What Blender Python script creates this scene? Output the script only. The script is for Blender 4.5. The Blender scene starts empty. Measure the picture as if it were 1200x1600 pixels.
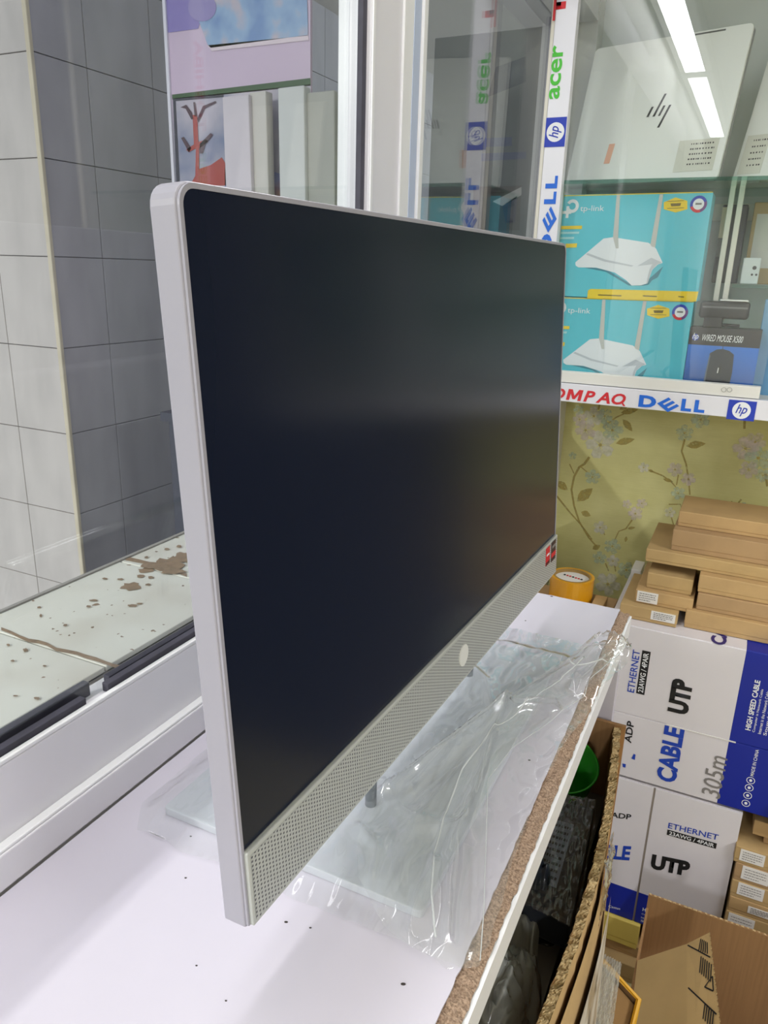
import bpy, bmesh, math, random
from mathutils import Vector, Matrix, noise
random.seed(7)
sc = bpy.context.scene
COL = sc.collection

# ------------------------------------------------------------------ camera
ZO = 1.10                                   # floor to the working origin (lower front edge of the display)
RW = [(0.8990198, 0.4370424, 0.0275185), (0.1572192, -0.2634800, -0.9517670), (-0.4087120, 0.8599838, -0.3055852)]
RIGHT, DOWN, FWD = (Vector(r) for r in RW)
CAM = Vector((0.178333, -0.233587, 0.309015 + ZO))
FPX = 1175.5
cam = bpy.data.cameras.new('camera'); camo = bpy.data.objects.new('camera', cam); COL.objects.link(camo)
M3 = Matrix((RIGHT, -DOWN, -FWD)).transposed()
camo.matrix_world = Matrix.Translation(CAM) @ M3.to_4x4()
cam.sensor_fit = 'VERTICAL'; cam.sensor_height = 36; cam.sensor_width = 36; cam.lens = FPX / 1600 * 36
cam.clip_start = 0.02
sc.camera = camo

# ------------------------------------------------------------------ world, exposure
w = bpy.data.worlds.new('world'); sc.world = w; w.use_nodes = True
w.node_tree.nodes['Background'].inputs[0].default_value = (0.75, 0.8, 0.9, 1)
w.node_tree.nodes['Background'].inputs[1].default_value = 0.8
vs = sc.view_settings; vs.view_transform = 'Standard'; vs.look = 'None'; vs.exposure = 0.0; vs.gamma = 1; vs.use_curve_mapping = False
LAMP_W = 2.4          # each ceiling tube fixture
LAMP_COL = (0.97, 0.97, 1.0)
OUTSIDE_FILL_W = 120.0

# ------------------------------------------------------------------ helpers
def ray(px, py):
    return RIGHT * ((px - 600) / FPX) + DOWN * ((py - 800) / FPX) + FWD
def PZ(px, py, z):                          # z relative to the working origin
    d = ray(px, py); return CAM + d * ((z + ZO - CAM.z) / d.z)
def PY(px, py, y):
    d = ray(px, py); return CAM + d * ((y - CAM.y) / d.y)
def PX(px, py, x):
    d = ray(px, py); return CAM + d * ((x - CAM.x) / d.x)

def lin(c):
    return tuple((v / 255 / 12.92) if v / 255 <= 0.04045 else ((v / 255 + 0.055) / 1.055) ** 2.4 for v in c)
MATS = {}
def mat(name, rgb, rough=0.5, metal=0.0, var=0.0, vscale=20.0, bump=0.0, bscale=200.0, spec=0.5, stretch=(1, 1, 1), rgb2=None, coat=0.0):
    if name in MATS: return MATS[name]
    m = bpy.data.materials.new(name); m.use_nodes = True
    nt = m.node_tree; b = nt.nodes['Principled BSDF']
    c = lin(rgb) + (1,)
    b.inputs['Base Color'].default_value = c; b.inputs['Roughness'].default_value = rough
    b.inputs['Metallic'].default_value = metal; b.inputs['Specular IOR Level'].default_value = spec
    b.inputs['Coat Weight'].default_value = coat
    if var or bump:
        tc = nt.nodes.new('ShaderNodeTexCoord'); mp = nt.nodes.new('ShaderNodeMapping'); mp.inputs['Scale'].default_value = stretch
        nt.links.new(tc.outputs['Object'], mp.inputs['Vector'])
    if var:
        n = nt.nodes.new('ShaderNodeTexNoise'); n.inputs['Scale'].default_value = vscale; n.inputs['Detail'].default_value = 5
        nt.links.new(mp.outputs[0], n.inputs['Vector'])
        r = nt.nodes.new('ShaderNodeValToRGB')
        c2 = lin(rgb2) if rgb2 else tuple(v * (1 - var) for v in c[:3])
        r.color_ramp.elements[0].color = c2 + (1,); r.color_ramp.elements[0].position = 0.35
        r.color_ramp.elements[1].color = c; r.color_ramp.elements[1].position = 0.62
        nt.links.new(n.outputs[0], r.inputs[0]); nt.links.new(r.outputs[0], b.inputs['Base Color'])
    if bump:
        n2 = nt.nodes.new('ShaderNodeTexNoise'); n2.inputs['Scale'].default_value = bscale; n2.inputs['Detail'].default_value = 3
        nt.links.new(mp.outputs[0], n2.inputs['Vector'])
        bp = nt.nodes.new('ShaderNodeBump'); bp.inputs['Strength'].default_value = bump; bp.inputs['Distance'].default_value = 0.002
        nt.links.new(n2.outputs[0], bp.inputs['Height']); nt.links.new(bp.outputs[0], b.inputs['Normal'])
    MATS[name] = m
    return m
def glassmat(name, tint=(1, 1, 1), rough=0.0, haze=0.0, hcol=(255, 255, 255), ior=1.5, bump=0.0, bscale=40.0, boost=1.0):
    m = bpy.data.materials.new(name); m.use_nodes = True; nt = m.node_tree; nt.nodes.clear()
    out = nt.nodes.new('ShaderNodeOutputMaterial'); tr = nt.nodes.new('ShaderNodeBsdfTransparent'); gl = nt.nodes.new('ShaderNodeBsdfGlossy')
    tr.inputs[0].default_value = tint + (1,); gl.inputs['Roughness'].default_value = rough; gl.inputs[0].default_value = (1, 1, 1, 1)
    # angle-dependent reflectance that is the same from both sides of the sheet (Schlick)
    r0 = ((ior - 1) / (ior + 1)) ** 2
    fr = nt.nodes.new('ShaderNodeNewGeometry'); dt = nt.nodes.new('ShaderNodeVectorMath'); dt.operation = 'DOT_PRODUCT'
    nt.links.new(fr.outputs['Normal'], dt.inputs[0]); nt.links.new(fr.outputs['Incoming'], dt.inputs[1])
    def mth(op, a, b=None):
        q = nt.nodes.new('ShaderNodeMath'); q.operation = op
        for i, v in enumerate((a, b)):
            if v is None: continue
            if isinstance(v, (int, float)): q.inputs[i].default_value = v
            else: nt.links.new(v, q.inputs[i])
        return q.outputs[0]
    src = mth('ADD', mth('MULTIPLY', mth('POWER', mth('SUBTRACT', 1.0, mth('ABSOLUTE', dt.outputs['Value'])), 5.0), 1 - r0), r0)
    mx = nt.nodes.new('ShaderNodeMixShader')
    if boost != 1.0:
        mu = nt.nodes.new('ShaderNodeMath'); mu.operation = 'MULTIPLY'; mu.inputs[1].default_value = boost; mu.use_clamp = True
        nt.links.new(src, mu.inputs[0]); src = mu.outputs[0]
    nt.links.new(src, mx.inputs[0])
    body = tr.outputs[0]
    if haze:
        df = nt.nodes.new('ShaderNodeBsdfDiffuse'); df.inputs[0].default_value = lin(hcol) + (1,)
        tl = nt.nodes.new('ShaderNodeBsdfTranslucent'); tl.inputs[0].default_value = lin(hcol) + (1,)
        ad = nt.nodes.new('ShaderNodeMixShader'); ad.inputs[0].default_value = 0.4
        nt.links.new(df.outputs[0], ad.inputs[1]); nt.links.new(tl.outputs[0], ad.inputs[2])
        hm = nt.nodes.new('ShaderNodeMixShader'); hm.inputs[0].default_value = haze
        nt.links.new(tr.outputs[0], hm.inputs[1]); nt.links.new(ad.outputs[0], hm.inputs[2]); body = hm.outputs[0]
    nt.links.new(body, mx.inputs[1]); nt.links.new(gl.outputs[0], mx.inputs[2]); nt.links.new(mx.outputs[0], out.inputs[0])
    if bump:
        tc = nt.nodes.new('ShaderNodeTexCoord')
        n2 = nt.nodes.new('ShaderNodeTexNoise'); n2.inputs['Scale'].default_value = bscale; n2.inputs['Detail'].default_value = 2
        nt.links.new(tc.outputs['Object'], n2.inputs['Vector'])
        bp = nt.nodes.new('ShaderNodeBump'); bp.inputs['Strength'].default_value = bump; bp.inputs['Distance'].default_value = 0.004
        nt.links.new(n2.outputs[0], bp.inputs['Height']); nt.links.new(bp.outputs[0], gl.inputs['Normal']); nt.links.new(bp.outputs[0], dt.inputs[0])
    MATS[name] = m
    return m

class MB:
    def __init__(s): s.v = []; s.f = []
    def add(s, vs, fs):
        o = len(s.v); s.v += [tuple(v) for v in vs]; s.f += [tuple(i + o for i in f) for f in fs]; return s
    def box(s, a, b):
        x0, y0, z0 = a; x1, y1, z1 = b
        return s.add([(x0, y0, z0), (x1, y0, z0), (x1, y1, z0), (x0, y1, z0), (x0, y0, z1), (x1, y0, z1), (x1, y1, z1), (x0, y1, z1)],
              [(3, 2, 1, 0), (4, 5, 6, 7), (0, 1, 5, 4), (1, 2, 6, 5), (2, 3, 7, 6), (3, 0, 4, 7)])
    def hexa(s, bot, top):
        return s.add(list(bot) + list(top), [(3, 2, 1, 0), (4, 5, 6, 7), (0, 1, 5, 4), (1, 2, 6, 5), (2, 3, 7, 6), (3, 0, 4, 7)])
    def poly(s, pts): return s.add(pts, [tuple(range(len(pts)))])
    def prism(s, pts, d):                    # polygon swept by vector d
        n = len(pts); d = Vector(d); p = [Vector(q) for q in pts]
        return s.add(p + [q + d for q in p], [tuple(range(n))[::-1], tuple(range(n, 2 * n))] + [(i, (i + 1) % n, n + (i + 1) % n, n + i) for i in range(n)])
    def lathe(s, prof, c=(0, 0, 0), n=32, axis=None):
        c = Vector(c); vs = []; fs = []
        for k in range(n):
            a = 2 * math.pi * k / n
            for r, z in prof: vs.append(c + Vector((r * math.cos(a), r * math.sin(a), z)))
        m = len(prof)
        for k in range(n):
            k2 = (k + 1) % n
            for j in range(m - 1): fs.append((k * m + j, k2 * m + j, k2 * m + j + 1, k * m + j + 1))
        return s.add(vs, fs)
    def tube(s, pts, r, n=8):
        pts = [Vector(p) for p in pts]; vs = []; fs = []
        for i, p in enumerate(pts):
            t = (pts[min(i + 1, len(pts) - 1)] - pts[max(i - 1, 0)]).normalized()
            u = t.cross(Vector((0, 0, 1)) if abs(t.z) < .9 else Vector((1, 0, 0))).normalized(); q = t.cross(u)
            rr = r[i] if isinstance(r, (list, tuple)) else r
            for k in range(n):
                a = 2 * math.pi * k / n; vs.append(p + (u * math.cos(a) + q * math.sin(a)) * rr)
        for i in range(len(pts) - 1):
            for k in range(n): fs.append((i * n + k, i * n + (k + 1) % n, (i + 1) * n + (k + 1) % n, (i + 1) * n + k))
        fs.append(tuple(range(n))[::-1]); fs.append(tuple(range((len(pts) - 1) * n, len(pts) * n)))
        return s.add(vs, fs)
    def grid(s, fn, nu, nv):
        vs = [fn(i / nu, j / nv) for j in range(nv + 1) for i in range(nu + 1)]
        return s.add(vs, [(j * (nu + 1) + i, j * (nu + 1) + i + 1, (j + 1) * (nu + 1) + i + 1, (j + 1) * (nu + 1) + i) for j in range(nv) for i in range(nu)])
    def mesh(s, name, bevel=0, seg=2, smooth=False):
        me = bpy.data.meshes.new(name); me.from_pydata(s.v, [], s.f)
        bm = bmesh.new(); bm.from_mesh(me)
        bmesh.ops.recalc_face_normals(bm, faces=bm.faces)
        if bevel:
            bmesh.ops.bevel(bm, geom=[e for e in bm.edges if len(e.link_faces) == 2 and e.calc_face_angle(0) > .5], offset=bevel, segments=seg, affect='EDGES', profile=.5)
        bm.to_mesh(me); bm.free()
        if smooth:
            for p in me.polygons: p.use_smooth = True
        return me
def obj(name, me, m, parent=None, label=None, cat=None, group=None, kind=None, loc=None, bevel=0, seg=2, smooth=False):
    if isinstance(me, MB): me = me.mesh(name, bevel, seg, smooth)
    if m is not None and not me.materials: me.materials.append(m)
    o = bpy.data.objects.new(name, me); COL.objects.link(o)
    if parent: o.parent = parent
    if loc: o.location = loc
    tag(o, label, cat, group, kind); return o
def tag(o, label=None, cat=None, group=None, kind=None):
    if label: o['label'] = label
    if cat: o['category'] = cat
    if group: o['group'] = group
    if kind: o['kind'] = kind
    return o
def empty(name, loc, label=None, cat=None, group=None, kind=None, rot=None):
    o = bpy.data.objects.new(name, None); COL.objects.link(o); o.location = loc
    if rot: o.rotation_euler = rot
    o.empty_display_size = .02
    return tag(o, label, cat, group, kind)
def copy_tree(o, parent=None):
    c = o.copy(); COL.objects.link(c); c.parent = parent
    for ch in o.children: copy_tree(ch, c)
    return c
TXT = {}
def text_mesh(s, bold=0.0, shear=0.0, spacing=1.0):
    for k in (1, .85, .6, .3, 0):                # a heavy outline can fail to fill: step its weight down
        me = text_try(s, bold * k, shear, spacing)
        if len(me.polygons): return me
    return me
def text_try(s, bold, shear, spacing):
    cu = bpy.data.curves.new('lettering', 'FONT'); cu.body = s; cu.offset = bold; cu.shear = shear; cu.space_character = spacing; cu.resolution_u = 3
    t = bpy.data.objects.new('lettering', cu); COL.objects.link(t)
    bpy.context.view_layer.update()
    me = bpy.data.meshes.new_from_object(t)
    bpy.data.objects.remove(t); bpy.data.curves.remove(cu)
    return me
def text(s, m, o, u, v, parent, bold=0.02, shear=0.0, spacing=1.0, name='lettering', org=Vector()):
    """lettering filling the rectangle o, o+u, o+v exactly (points in world, stored relative to org)"""
    me = text_mesh(s, bold, shear, spacing)
    xs = [q.co.x for q in me.vertices]; ys = [q.co.y for q in me.vertices]
    x0, x1, y0, y1 = min(xs), max(xs), min(ys), max(ys)
    o = Vector(o) - org; u = Vector(u); v = Vector(v)
    for q in me.vertices: q.co = o + u * ((q.co.x - x0) / (x1 - x0)) + v * ((q.co.y - y0) / (y1 - y0))
    return obj(name, me, m, parent)
def disc(c, u, v, n=24):                     # polygon points of an ellipse
    c = Vector(c); u = Vector(u); v = Vector(v)
    return [c + u * math.cos(2 * math.pi * k / n) + v * math.sin(2 * math.pi * k / n) for k in range(n)]

# ------------------------------------------------------------------ materials
M_white = mat('white_laminate', (214, 209, 220), .32, var=.035, vscale=9)
M_chip = mat('chipboard_core', (182, 156, 132), .9, var=.5, vscale=700, bump=.7, bscale=500, rgb2=(128, 104, 84))
M_alu = mat('white_aluminium', (236, 234, 238), .3, var=.03, vscale=6)
M_aluw = mat('white_profile', (244, 244, 244), .28)
M_alub = mat('bluish_film_strip', (190, 202, 226), .35)
M_gasket = mat('dark_gasket', (70, 68, 80), .6, var=.2, vscale=60)
M_silver = mat('silver_plastic', (166, 164, 174), .34)
M_silverm = mat('silver_metal', (196, 198, 202), .3, metal=.35)
M_chrome = mat('chrome', (200, 204, 206), .18, metal=1)
M_black = mat('black_plastic', (14, 14, 16), .35)
M_blackprint = mat('black_print', (18, 18, 20), .6)
M_whiteprint = mat('white_print', (236, 238, 240), .6)
M_paper = mat('white_paper', (228, 226, 222), .7)
M_card = mat('brown_cardboard', (190, 157, 108), .8, var=.14, vscale=14, bump=.15, bscale=120)
M_card2 = mat('tan_cardboard', (188, 158, 108), .8, var=.12, vscale=16, bump=.15, bscale=120)
M_card3 = mat('kraft_cardboard', (176, 144, 103), .8, var=.14, vscale=12, bump=.15, bscale=120)
M_cardin = mat('cardboard_inside', (156, 118, 76), .85, var=.12, vscale=8, bump=.12, bscale=90, stretch=(30, 30, 1))
M_corr = mat('torn_corrugated_edge', (214, 190, 142), .9, var=.4, vscale=420, rgb2=(176, 146, 100))
M_yellow = mat('yellow_card', (222, 198, 100), .6)
M_cartonw = mat('white_carton', (222, 218, 222), .5, var=.03, vscale=10)
M_blue = mat('deep_blue_print', (6, 34, 150), .45)
M_bluetxt = mat('blue_lettering', (26, 66, 176), .5)
M_grey = mat('grey_lettering', (128, 124, 122), .6)
M_teal = mat('teal_carton', (90, 198, 214), .4, var=.04, vscale=8)
M_yelprint = mat('yellow_print', (240, 206, 30), .5)
M_red = mat('red_print', (206, 34, 44), .5)
M_green = mat('green_print', (70, 190, 50), .5)
M_dellblue = mat('sky_blue_print', (20, 104, 214), .5)
M_hpblue = mat('royal_blue_print', (26, 56, 178), .5)
M_grout = mat('grout', (158, 154, 148), .9)
M_tileLit = mat('lit_wall_tile', (196, 190, 184), .42, var=.12, vscale=7, stretch=(3, 3, 1))  # pillar face towards the light: its brightness is put into the colour
M_tileShade = mat('shaded_wall_tile', (172, 170, 174), .4, var=.12, vscale=6, stretch=(3, 3, 1))  # same tile on the turned-away face, shade put into its colour
M_wallw = mat('white_paint', (232, 232, 228), .7)
M_ceil = mat('ceiling_paint', (235, 235, 232), .8)
M_glass = glassmat('window_glass', (.96, .975, .97), boost=1.15)
M_cabglass = glassmat('cabinet_glass', (.97, .985, .98), boost=1.0)
M_shelfglass = glassmat('green_shelf_glass', (.62, .82, .76))
M_bag = glassmat('clear_polythene', (.985, .99, .985), rough=.06, haze=.10, hcol=(238, 242, 240), ior=1.45, bump=.25, bscale=35, boost=2.2)
M_bag2 = glassmat('grey_polythene', (.9, .92, .9), rough=.1, haze=.5, hcol=(212, 215, 208), ior=1.5, bump=.6, bscale=45, boost=1.8)

# ================================================================== THE SETTING
XG = -0.205           # inner sash glass
XG2 = -0.262          # outer sash glass
YW = 1.50             # papered back wall
CEIL = 2.10
ZHEAD = .775
obj('floor', MB().box((-.3, -4.2, -.05), (3.4, YW + .1, 0)), mat('floor_vinyl', (196, 186, 140), .45, var=.06, vscale=6), kind='structure')
obj('ceiling', MB().box((-.3, -4.2, CEIL), (3.4, YW + .1, CEIL + .08)), M_ceil, kind='structure')
wall_back = obj('wall_back', MB().box((-.3, YW, 0), (.55, YW + .1, CEIL)), None, kind='structure')
obj('wall_far', MB().box((.55, YW, 0), (3.4, YW + .1, CEIL)), mat('dark_unseen_wall', (78, 80, 90), .6), kind='structure')  # unseen stretch of wall, made dark to keep yellow reflections off the screen
obj('wall_right', MB().box((3.3, -4.2, 0), (3.4, YW, CEIL)), mat('dim_grey_paint', (96, 98, 108), .7), kind='structure')
obj('wall_front', MB().box((-.3, -4.3, 0), (3.4, -4.2, CEIL)), M_wallw, kind='structure')
wl = MB().box((-.3, -4.2, 0), (-.19, YW, ZO - .064)); wl.box((-.3, -4.2, ZO + ZHEAD + .09), (-.19, YW, CEIL))
wl.box((-.3, 1.44, ZO - .064), (-.19, YW, ZO + ZHEAD + .09)); wl.box((-.3, -4.2, ZO - .064), (-.19, -.75, ZO + ZHEAD + .09))
obj('wall_left', wl, M_wallw, kind='structure')

# papered wall: woven-looking yellow ground
def wallpaper():
    m = bpy.data.materials.new('yellow_wallpaper'); m.use_nodes = True; nt = m.node_tree; b = nt.nodes['Principled BSDF']; b.inputs['Roughness'].default_value = .7
    tc = nt.nodes.new('ShaderNodeTexCoord')
    n = nt.nodes.new('ShaderNodeTexNoise'); n.inputs['Scale'].default_value = 9; n.inputs['Detail'].default_value = 6
    mp = nt.nodes.new('ShaderNodeMapping'); mp.inputs['Scale'].default_value = (12, 1, 260)
    n2 = nt.nodes.new('ShaderNodeTexNoise'); n2.inputs['Scale'].default_value = 3
    r = nt.nodes.new('ShaderNodeValToRGB'); r.color_ramp.elements[0].color = lin((208, 204, 136)) + (1,); r.color_ramp.elements[0].position = .3
    r.color_ramp.elements[1].color = lin((228, 224, 162)) + (1,); r.color_ramp.elements[1].position = .7
    mx = nt.nodes.new('ShaderNodeMath'); mx.operation = 'MULTIPLY_ADD'; mx.inputs[1].default_value = .3; 
    nt.links.new(tc.outputs['Object'], n.inputs['Vector']); nt.links.new(tc.outputs['Object'], mp.inputs['Vector']); nt.links.new(mp.outputs[0], n2.inputs['Vector'])
    nt.links.new(n2.outputs[0], mx.inputs[0]); nt.links.new(n.outputs[0], mx.inputs[2])
    sb = nt.nodes.new('ShaderNodeMath'); sb.operation = 'SUBTRACT'; sb.inputs[1].default_value = .15
    nt.links.new(mx.outputs[0], sb.inputs[0]); nt.links.new(sb.outputs[0], r.inputs[0]); nt.links.new(r.outputs[0], b.inputs['Base Color'])
    return m
wall_back.data.materials.append(wallpaper())
# printed blossom: flat motifs on the paper
def printmat(name, rgb, alpha):
    m = bpy.data.materials.new(name); m.use_nodes = True; nt = m.node_tree; b = nt.nodes['Principled BSDF']
    b.inputs['Base Color'].default_value = lin(rgb) + (1,); b.inputs['Roughness'].default_value = .7
    tc = nt.nodes.new('ShaderNodeTexCoord'); n = nt.nodes.new('ShaderNodeTexNoise'); n.inputs['Scale'].default_value = 90
    r = nt.nodes.new('ShaderNodeMapRange'); r.inputs[1].default_value = .3; r.inputs[2].default_value = .7; r.inputs[3].default_value = alpha - .3; r.inputs[4].default_value = alpha + .15
    nt.links.new(tc.outputs['Object'], n.inputs['Vector']); nt.links.new(n.outputs[0], r.inputs[0]); nt.links.new(r.outputs[0], b.inputs['Alpha'])
    return m
P_white = printmat('blossom_white', (238, 236, 226), .62); P_mint = printmat('blossom_mint', (206, 226, 208), .5); P_pink = printmat('blossom_pink', (232, 218, 216), .58)
P_stem = printmat('print_stem', (182, 162, 88), .7); P_leaf = printmat('print_leaf', (190, 170, 92), .65)
def W(px, py, k=1): p = PY(px, py, YW); return Vector((p.x, YW - .0004 * k, p.z))
FK = [2]
def flower(px, py, rpx, m, petals=5, k=2):
    FK[0] += .35; c = W(px, py, FK[0]); r = rpx * .00155; mb = MB(); a0 = random.random() * 6
    for q in range(petals):
        a = a0 + q * 2 * math.pi / petals; d = Vector((math.cos(a), 0, math.sin(a))); t = Vector((-d.z, 0, d.x))
        mb.poly([c + d * r * .08, c + d * r * .45 - t * r * .34, c + d * r * .85 - t * r * .33, c + d * r * 1.0 - t * r * .08, c + d * r * .93 + t * r * .06, c + d * r * .86 + t * r * .33, c + d * r * .45 + t * r * .34])
    obj('blossom_print', mb, m, wall_back)
    if rpx > 6: obj('blossom_centre', MB().poly(disc(c - Vector((0, .0005, 0)), (r * .12, 0, 0), (0, 0, r * .12), 8)), P_stem, wall_back)
def stem(pts, wpx=3, k=1):
    FK[0] += .02; k = 1 + FK[0] % .9
    p = [W(a, b, k) for a, b in pts]; mb = MB(); L = []; R_ = []
    for i, q in enumerate(p):
        t = (p[min(i + 1, len(p) - 1)] - p[max(i - 1, 0)]).normalized(); n = Vector((-t.z, 0, t.x)) * wpx * .0007 * (1 - .4 * i / len(p))
        L.append(q + n); R_.append(q - n)
    for i in range(len(p) - 1): mb.poly([L[i], L[i + 1], R_[i + 1], R_[i]])
    obj('stem_print', mb, P_stem, wall_back)
def leaf(a, b, wd=.4):
    A = W(*a, 1); B = W(*b, 1); d = B - A; n = Vector((-d.z, 0, d.x)) * wd * .5
    obj('leaf_print', MB().poly([A, A + d * .25 + n * .75, A + d * .5 + n, A + d * .8 + n * .55, B, A + d * .8 - n * .5, A + d * .5 - n * .9, A + d * .25 - n * .7]), P_leaf, wall_back)
for f in [(938, 695, 22, P_white), (915, 672, 16, P_pink), (957, 672, 16, P_mint), (928, 650, 15, P_white), (906, 655, 11, P_pink), (945, 650, 12, P_mint), (926, 745, 12, P_mint), (895, 712, 6, P_mint),
          (938, 824, 11, P_white), (957, 853, 13, P_mint), (937, 871, 11, P_mint), (958, 876, 10, P_white), (979, 890, 14, P_mint), (950, 912, 20, P_white), (993, 802, 11, P_pink), (980, 787, 7, P_pink), (1003, 786, 8, P_pink),
          (1006, 730, 8, P_white), (1055, 733, 11, P_pink), (1076, 748, 10, P_pink), (1060, 770, 10, P_mint), (1047, 800, 8, P_white), (1047, 824, 6, P_white), (1070, 676, 12, P_mint), (1095, 655, 13, P_mint),
          (1165, 700, 17, P_pink), (1185, 715, 18, P_mint), (1180, 690, 14, P_pink), (1170, 733, 13, P_pink), (1192, 742, 10, P_mint), (1160, 792, 8, P_mint), (1060, 885, 8, P_white), (905, 640, 8, P_mint)]:
    flower(*f)
stem([(921, 714), (913, 725), (905, 730), (897, 745), (893, 765), (897, 790), (905, 815), (920, 840), (934, 856)], 4)
stem([(870, 775), (890, 800), (908, 820), (925, 843)], 3); stem([(890, 725), (897, 740)], 2); stem([(906, 728), (918, 738)], 2)
stem([(988, 812), (978, 826), (967, 830), (960, 845)], 2.5); stem([(945, 836), (941, 826)], 2); stem([(946, 880), (951, 892)], 2.5); stem([(960, 880), (962, 893)], 2.5)
stem([(1070, 686), (1065, 705), (1072, 725), (1076, 750), (1078, 773)], 3); stem([(1015, 735), (1035, 743), (1048, 752), (1057, 762)], 2.5); stem([(1060, 742), (1057, 758)], 2)
stem([(1045, 788), (1063, 788), (1068, 800)], 2); stem([(1049, 808), (1053, 822)], 2); stem([(1164, 645), (1163, 670)], 4); stem([(944, 666), (963, 652), (978, 645)], 2.5); stem([(1196, 740), (1199, 760)], 4)
stem([(1143, 783), (1148, 796)], 2); stem([(1158, 780), (1146, 797)], 2.5); stem([(935, 640), (938, 628)], 3)
for a, b, wd in [((902, 783), (926, 763), .55), ((908, 800), (923, 806), .7), ((870, 752), (887, 766), .6), ((962, 693), (992, 686), .4), ((973, 655), (988, 674), .45), ((970, 645), (997, 640), .4), ((1072, 697), (1103, 693), .45), ((979, 838), (977, 847), .5), ((980, 826), (993, 824), .4), ((926, 858), (938, 852), .7), ((1013, 734), (1022, 738), .5), ((1063, 749), (1070, 751), .6), ((1036, 748), (1052, 753), .4), ((968, 640), (985, 630), .5)]:
    leaf(a, b, wd)

# ------------------------------------------------------------------ window (sliding sashes, gaskets, panes)
win = empty('window_1', (XG, .3, ZO - .062), kind='structure')
WO = Vector((XG, .3, ZO - .062))
def wbox(name, a, b, m, bev=.0012):
    a = Vector(a); b = Vector(b); a.z += ZO; b.z += ZO
    return obj(name, MB().box(a - WO, b - WO), m, win, bevel=bev)
YM0 = PX(579, 150, -.1925).y; YM1 = PX(629, 150, -.1925).y; YM2 = PX(671, 150, -.186).y
wbox('lower_track', (-.29, -.72, -.061), (-.1845, 1.43, -.036), M_alu)
wbox('track_lip', (-.1925, -.72, -.036), (-.1855, YM2, -.0335), M_aluw, .0008)
wbox('bottom_rail', (-.2175, -.72, -.036), (-.1925, YM1, .0165), M_alu)
wbox('rail_edge', (-.197, -.72, .0165), (-.1925, YM0, .0195), M_aluw, .0008)
g1 = PX(132, 1105, -.2).y; g2 = PX(166, 1082, -.2).y
wbox('glazing_gasket', (-.2035, -.72, .0165), (-.1975, g1, .0235), M_gasket, .0006)
wbox('glazing_gasket', (-.2035, g2, .0165), (-.1975, YM0, .0235), M_gasket, .0006)
wbox('outer_gasket', (-.2125, -.72, .0165), (-.2065, g1 + .012, .027), M_gasket, .0006)
wbox('outer_gasket', (-.2125, g2 + .01, .0165), (-.2065, YM0, .022), M_gasket, .0006)
wbox('glass_pane', (-.2065, -.72, .0165), (-.2035, YM0 + .004, ZHEAD), M_glass, 0)
yd0 = PX(562, 150, -.2).y
wbox('stile_gasket', (-.2035, yd0, .02), (-.1975, YM0, ZHEAD), M_gasket, .0006)
wbox('stile', (-.2175, YM0, -.036), (-.1925, YM1 - .003, ZHEAD), M_alu)
wbox('stile_lip', (-.1925, YM0, -.033), (-.1905, YM0 + .005, ZHEAD), M_aluw, .0006)
wbox('stile_bead', (-.1925, YM1 - .006, -.033), (-.1895, YM1 - .001, ZHEAD), M_aluw, .0006)
wbox('meeting_post', (-.27, YM1, -.036), (-.1905, YM2, ZHEAD), M_aluw)
ya = PX(644, 150, -.19).y; yb = PX(654, 150, -.19).y
wbox('film_strip', (-.1908, ya, -.03), (-.1899, yb, ZHEAD), M_alub, 0)
wbox('post_bead', (-.1908, yb + .002, -.03), (-.187, yb + .006, ZHEAD), M_aluw, .0006)
wbox('outer_bottom_rail', (-.275, YM2, -.036), (-.25, 1.43, .0165), M_alu)
wbox('outer_glass_pane', (XG2 - .0015, YM2 - .01, .0165), (XG2 + .0015, 1.40, ZHEAD), M_glass, 0)
wbox('end_stile', (-.275, 1.40, -.036), (-.25, 1.435, ZHEAD), M_alu)
wbox('end_gasket', (-.258, 1.375, .0165), (-.2515, 1.40, ZHEAD), M_gasket, .0006)
zh = ZHEAD
wbox('head_rail', (-.29, -.72, zh), (-.19, 1.43, zh + .09), M_alu)

# ------------------------------------------------------------------ outside: ledge of painted slabs
ledge = empty('trim_1', (-.3, .3, ZO), kind='structure')
def stainmat():
    m = bpy.data.materials.new('painted_ledge'); m.use_nodes = True; nt = m.node_tree; b = nt.nodes['Principled BSDF']; b.inputs['Roughness'].default_value = .4
    tc = nt.nodes.new('ShaderNodeTexCoord')
    def layer(scale, lo, hi, col, prev):
        n = nt.nodes.new('ShaderNodeTexNoise'); n.inputs['Scale'].default_value = scale; n.inputs['Detail'].default_value = 1.5
        r = nt.nodes.new('ShaderNodeMapRange'); r.inputs[1].default_value = lo; r.inputs[2].default_value = hi
        x = nt.nodes.new('ShaderNodeMix'); x.data_type = 'RGBA'
        nt.links.new(tc.outputs['Object'], n.inputs['Vector']); nt.links.new(n.outputs[0], r.inputs[0]); nt.links.new(r.outputs[0], x.inputs[0])
        if prev is None: x.inputs[6].default_value = lin((226, 226, 216)) + (1,)
        else: nt.links.new(prev, x.inputs[6])
        x.inputs[7].default_value = lin(col) + (1,)
        return x.outputs[2]
    o = layer(14, .45, .75, (212, 208, 196), None)
    o = layer(160, .735, .75, (128, 108, 84), o)
    o = layer(95, .745, .76, (142, 118, 92), o)
    nt.links.new(o, b.inputs['Base Color']); return m
M_ledge = stainmat()
LZ = .0165
LX0, LX1 = -.374, -.2275
obj('ledge_bed', MB().box((LX0 + .3, -1.2, -1.15 + .0), (LX1 + .3, 1.5, LZ - .004)), M_grout, ledge)
yj = [.135 + .165 * k for k in range(-8, 9)]
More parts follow.
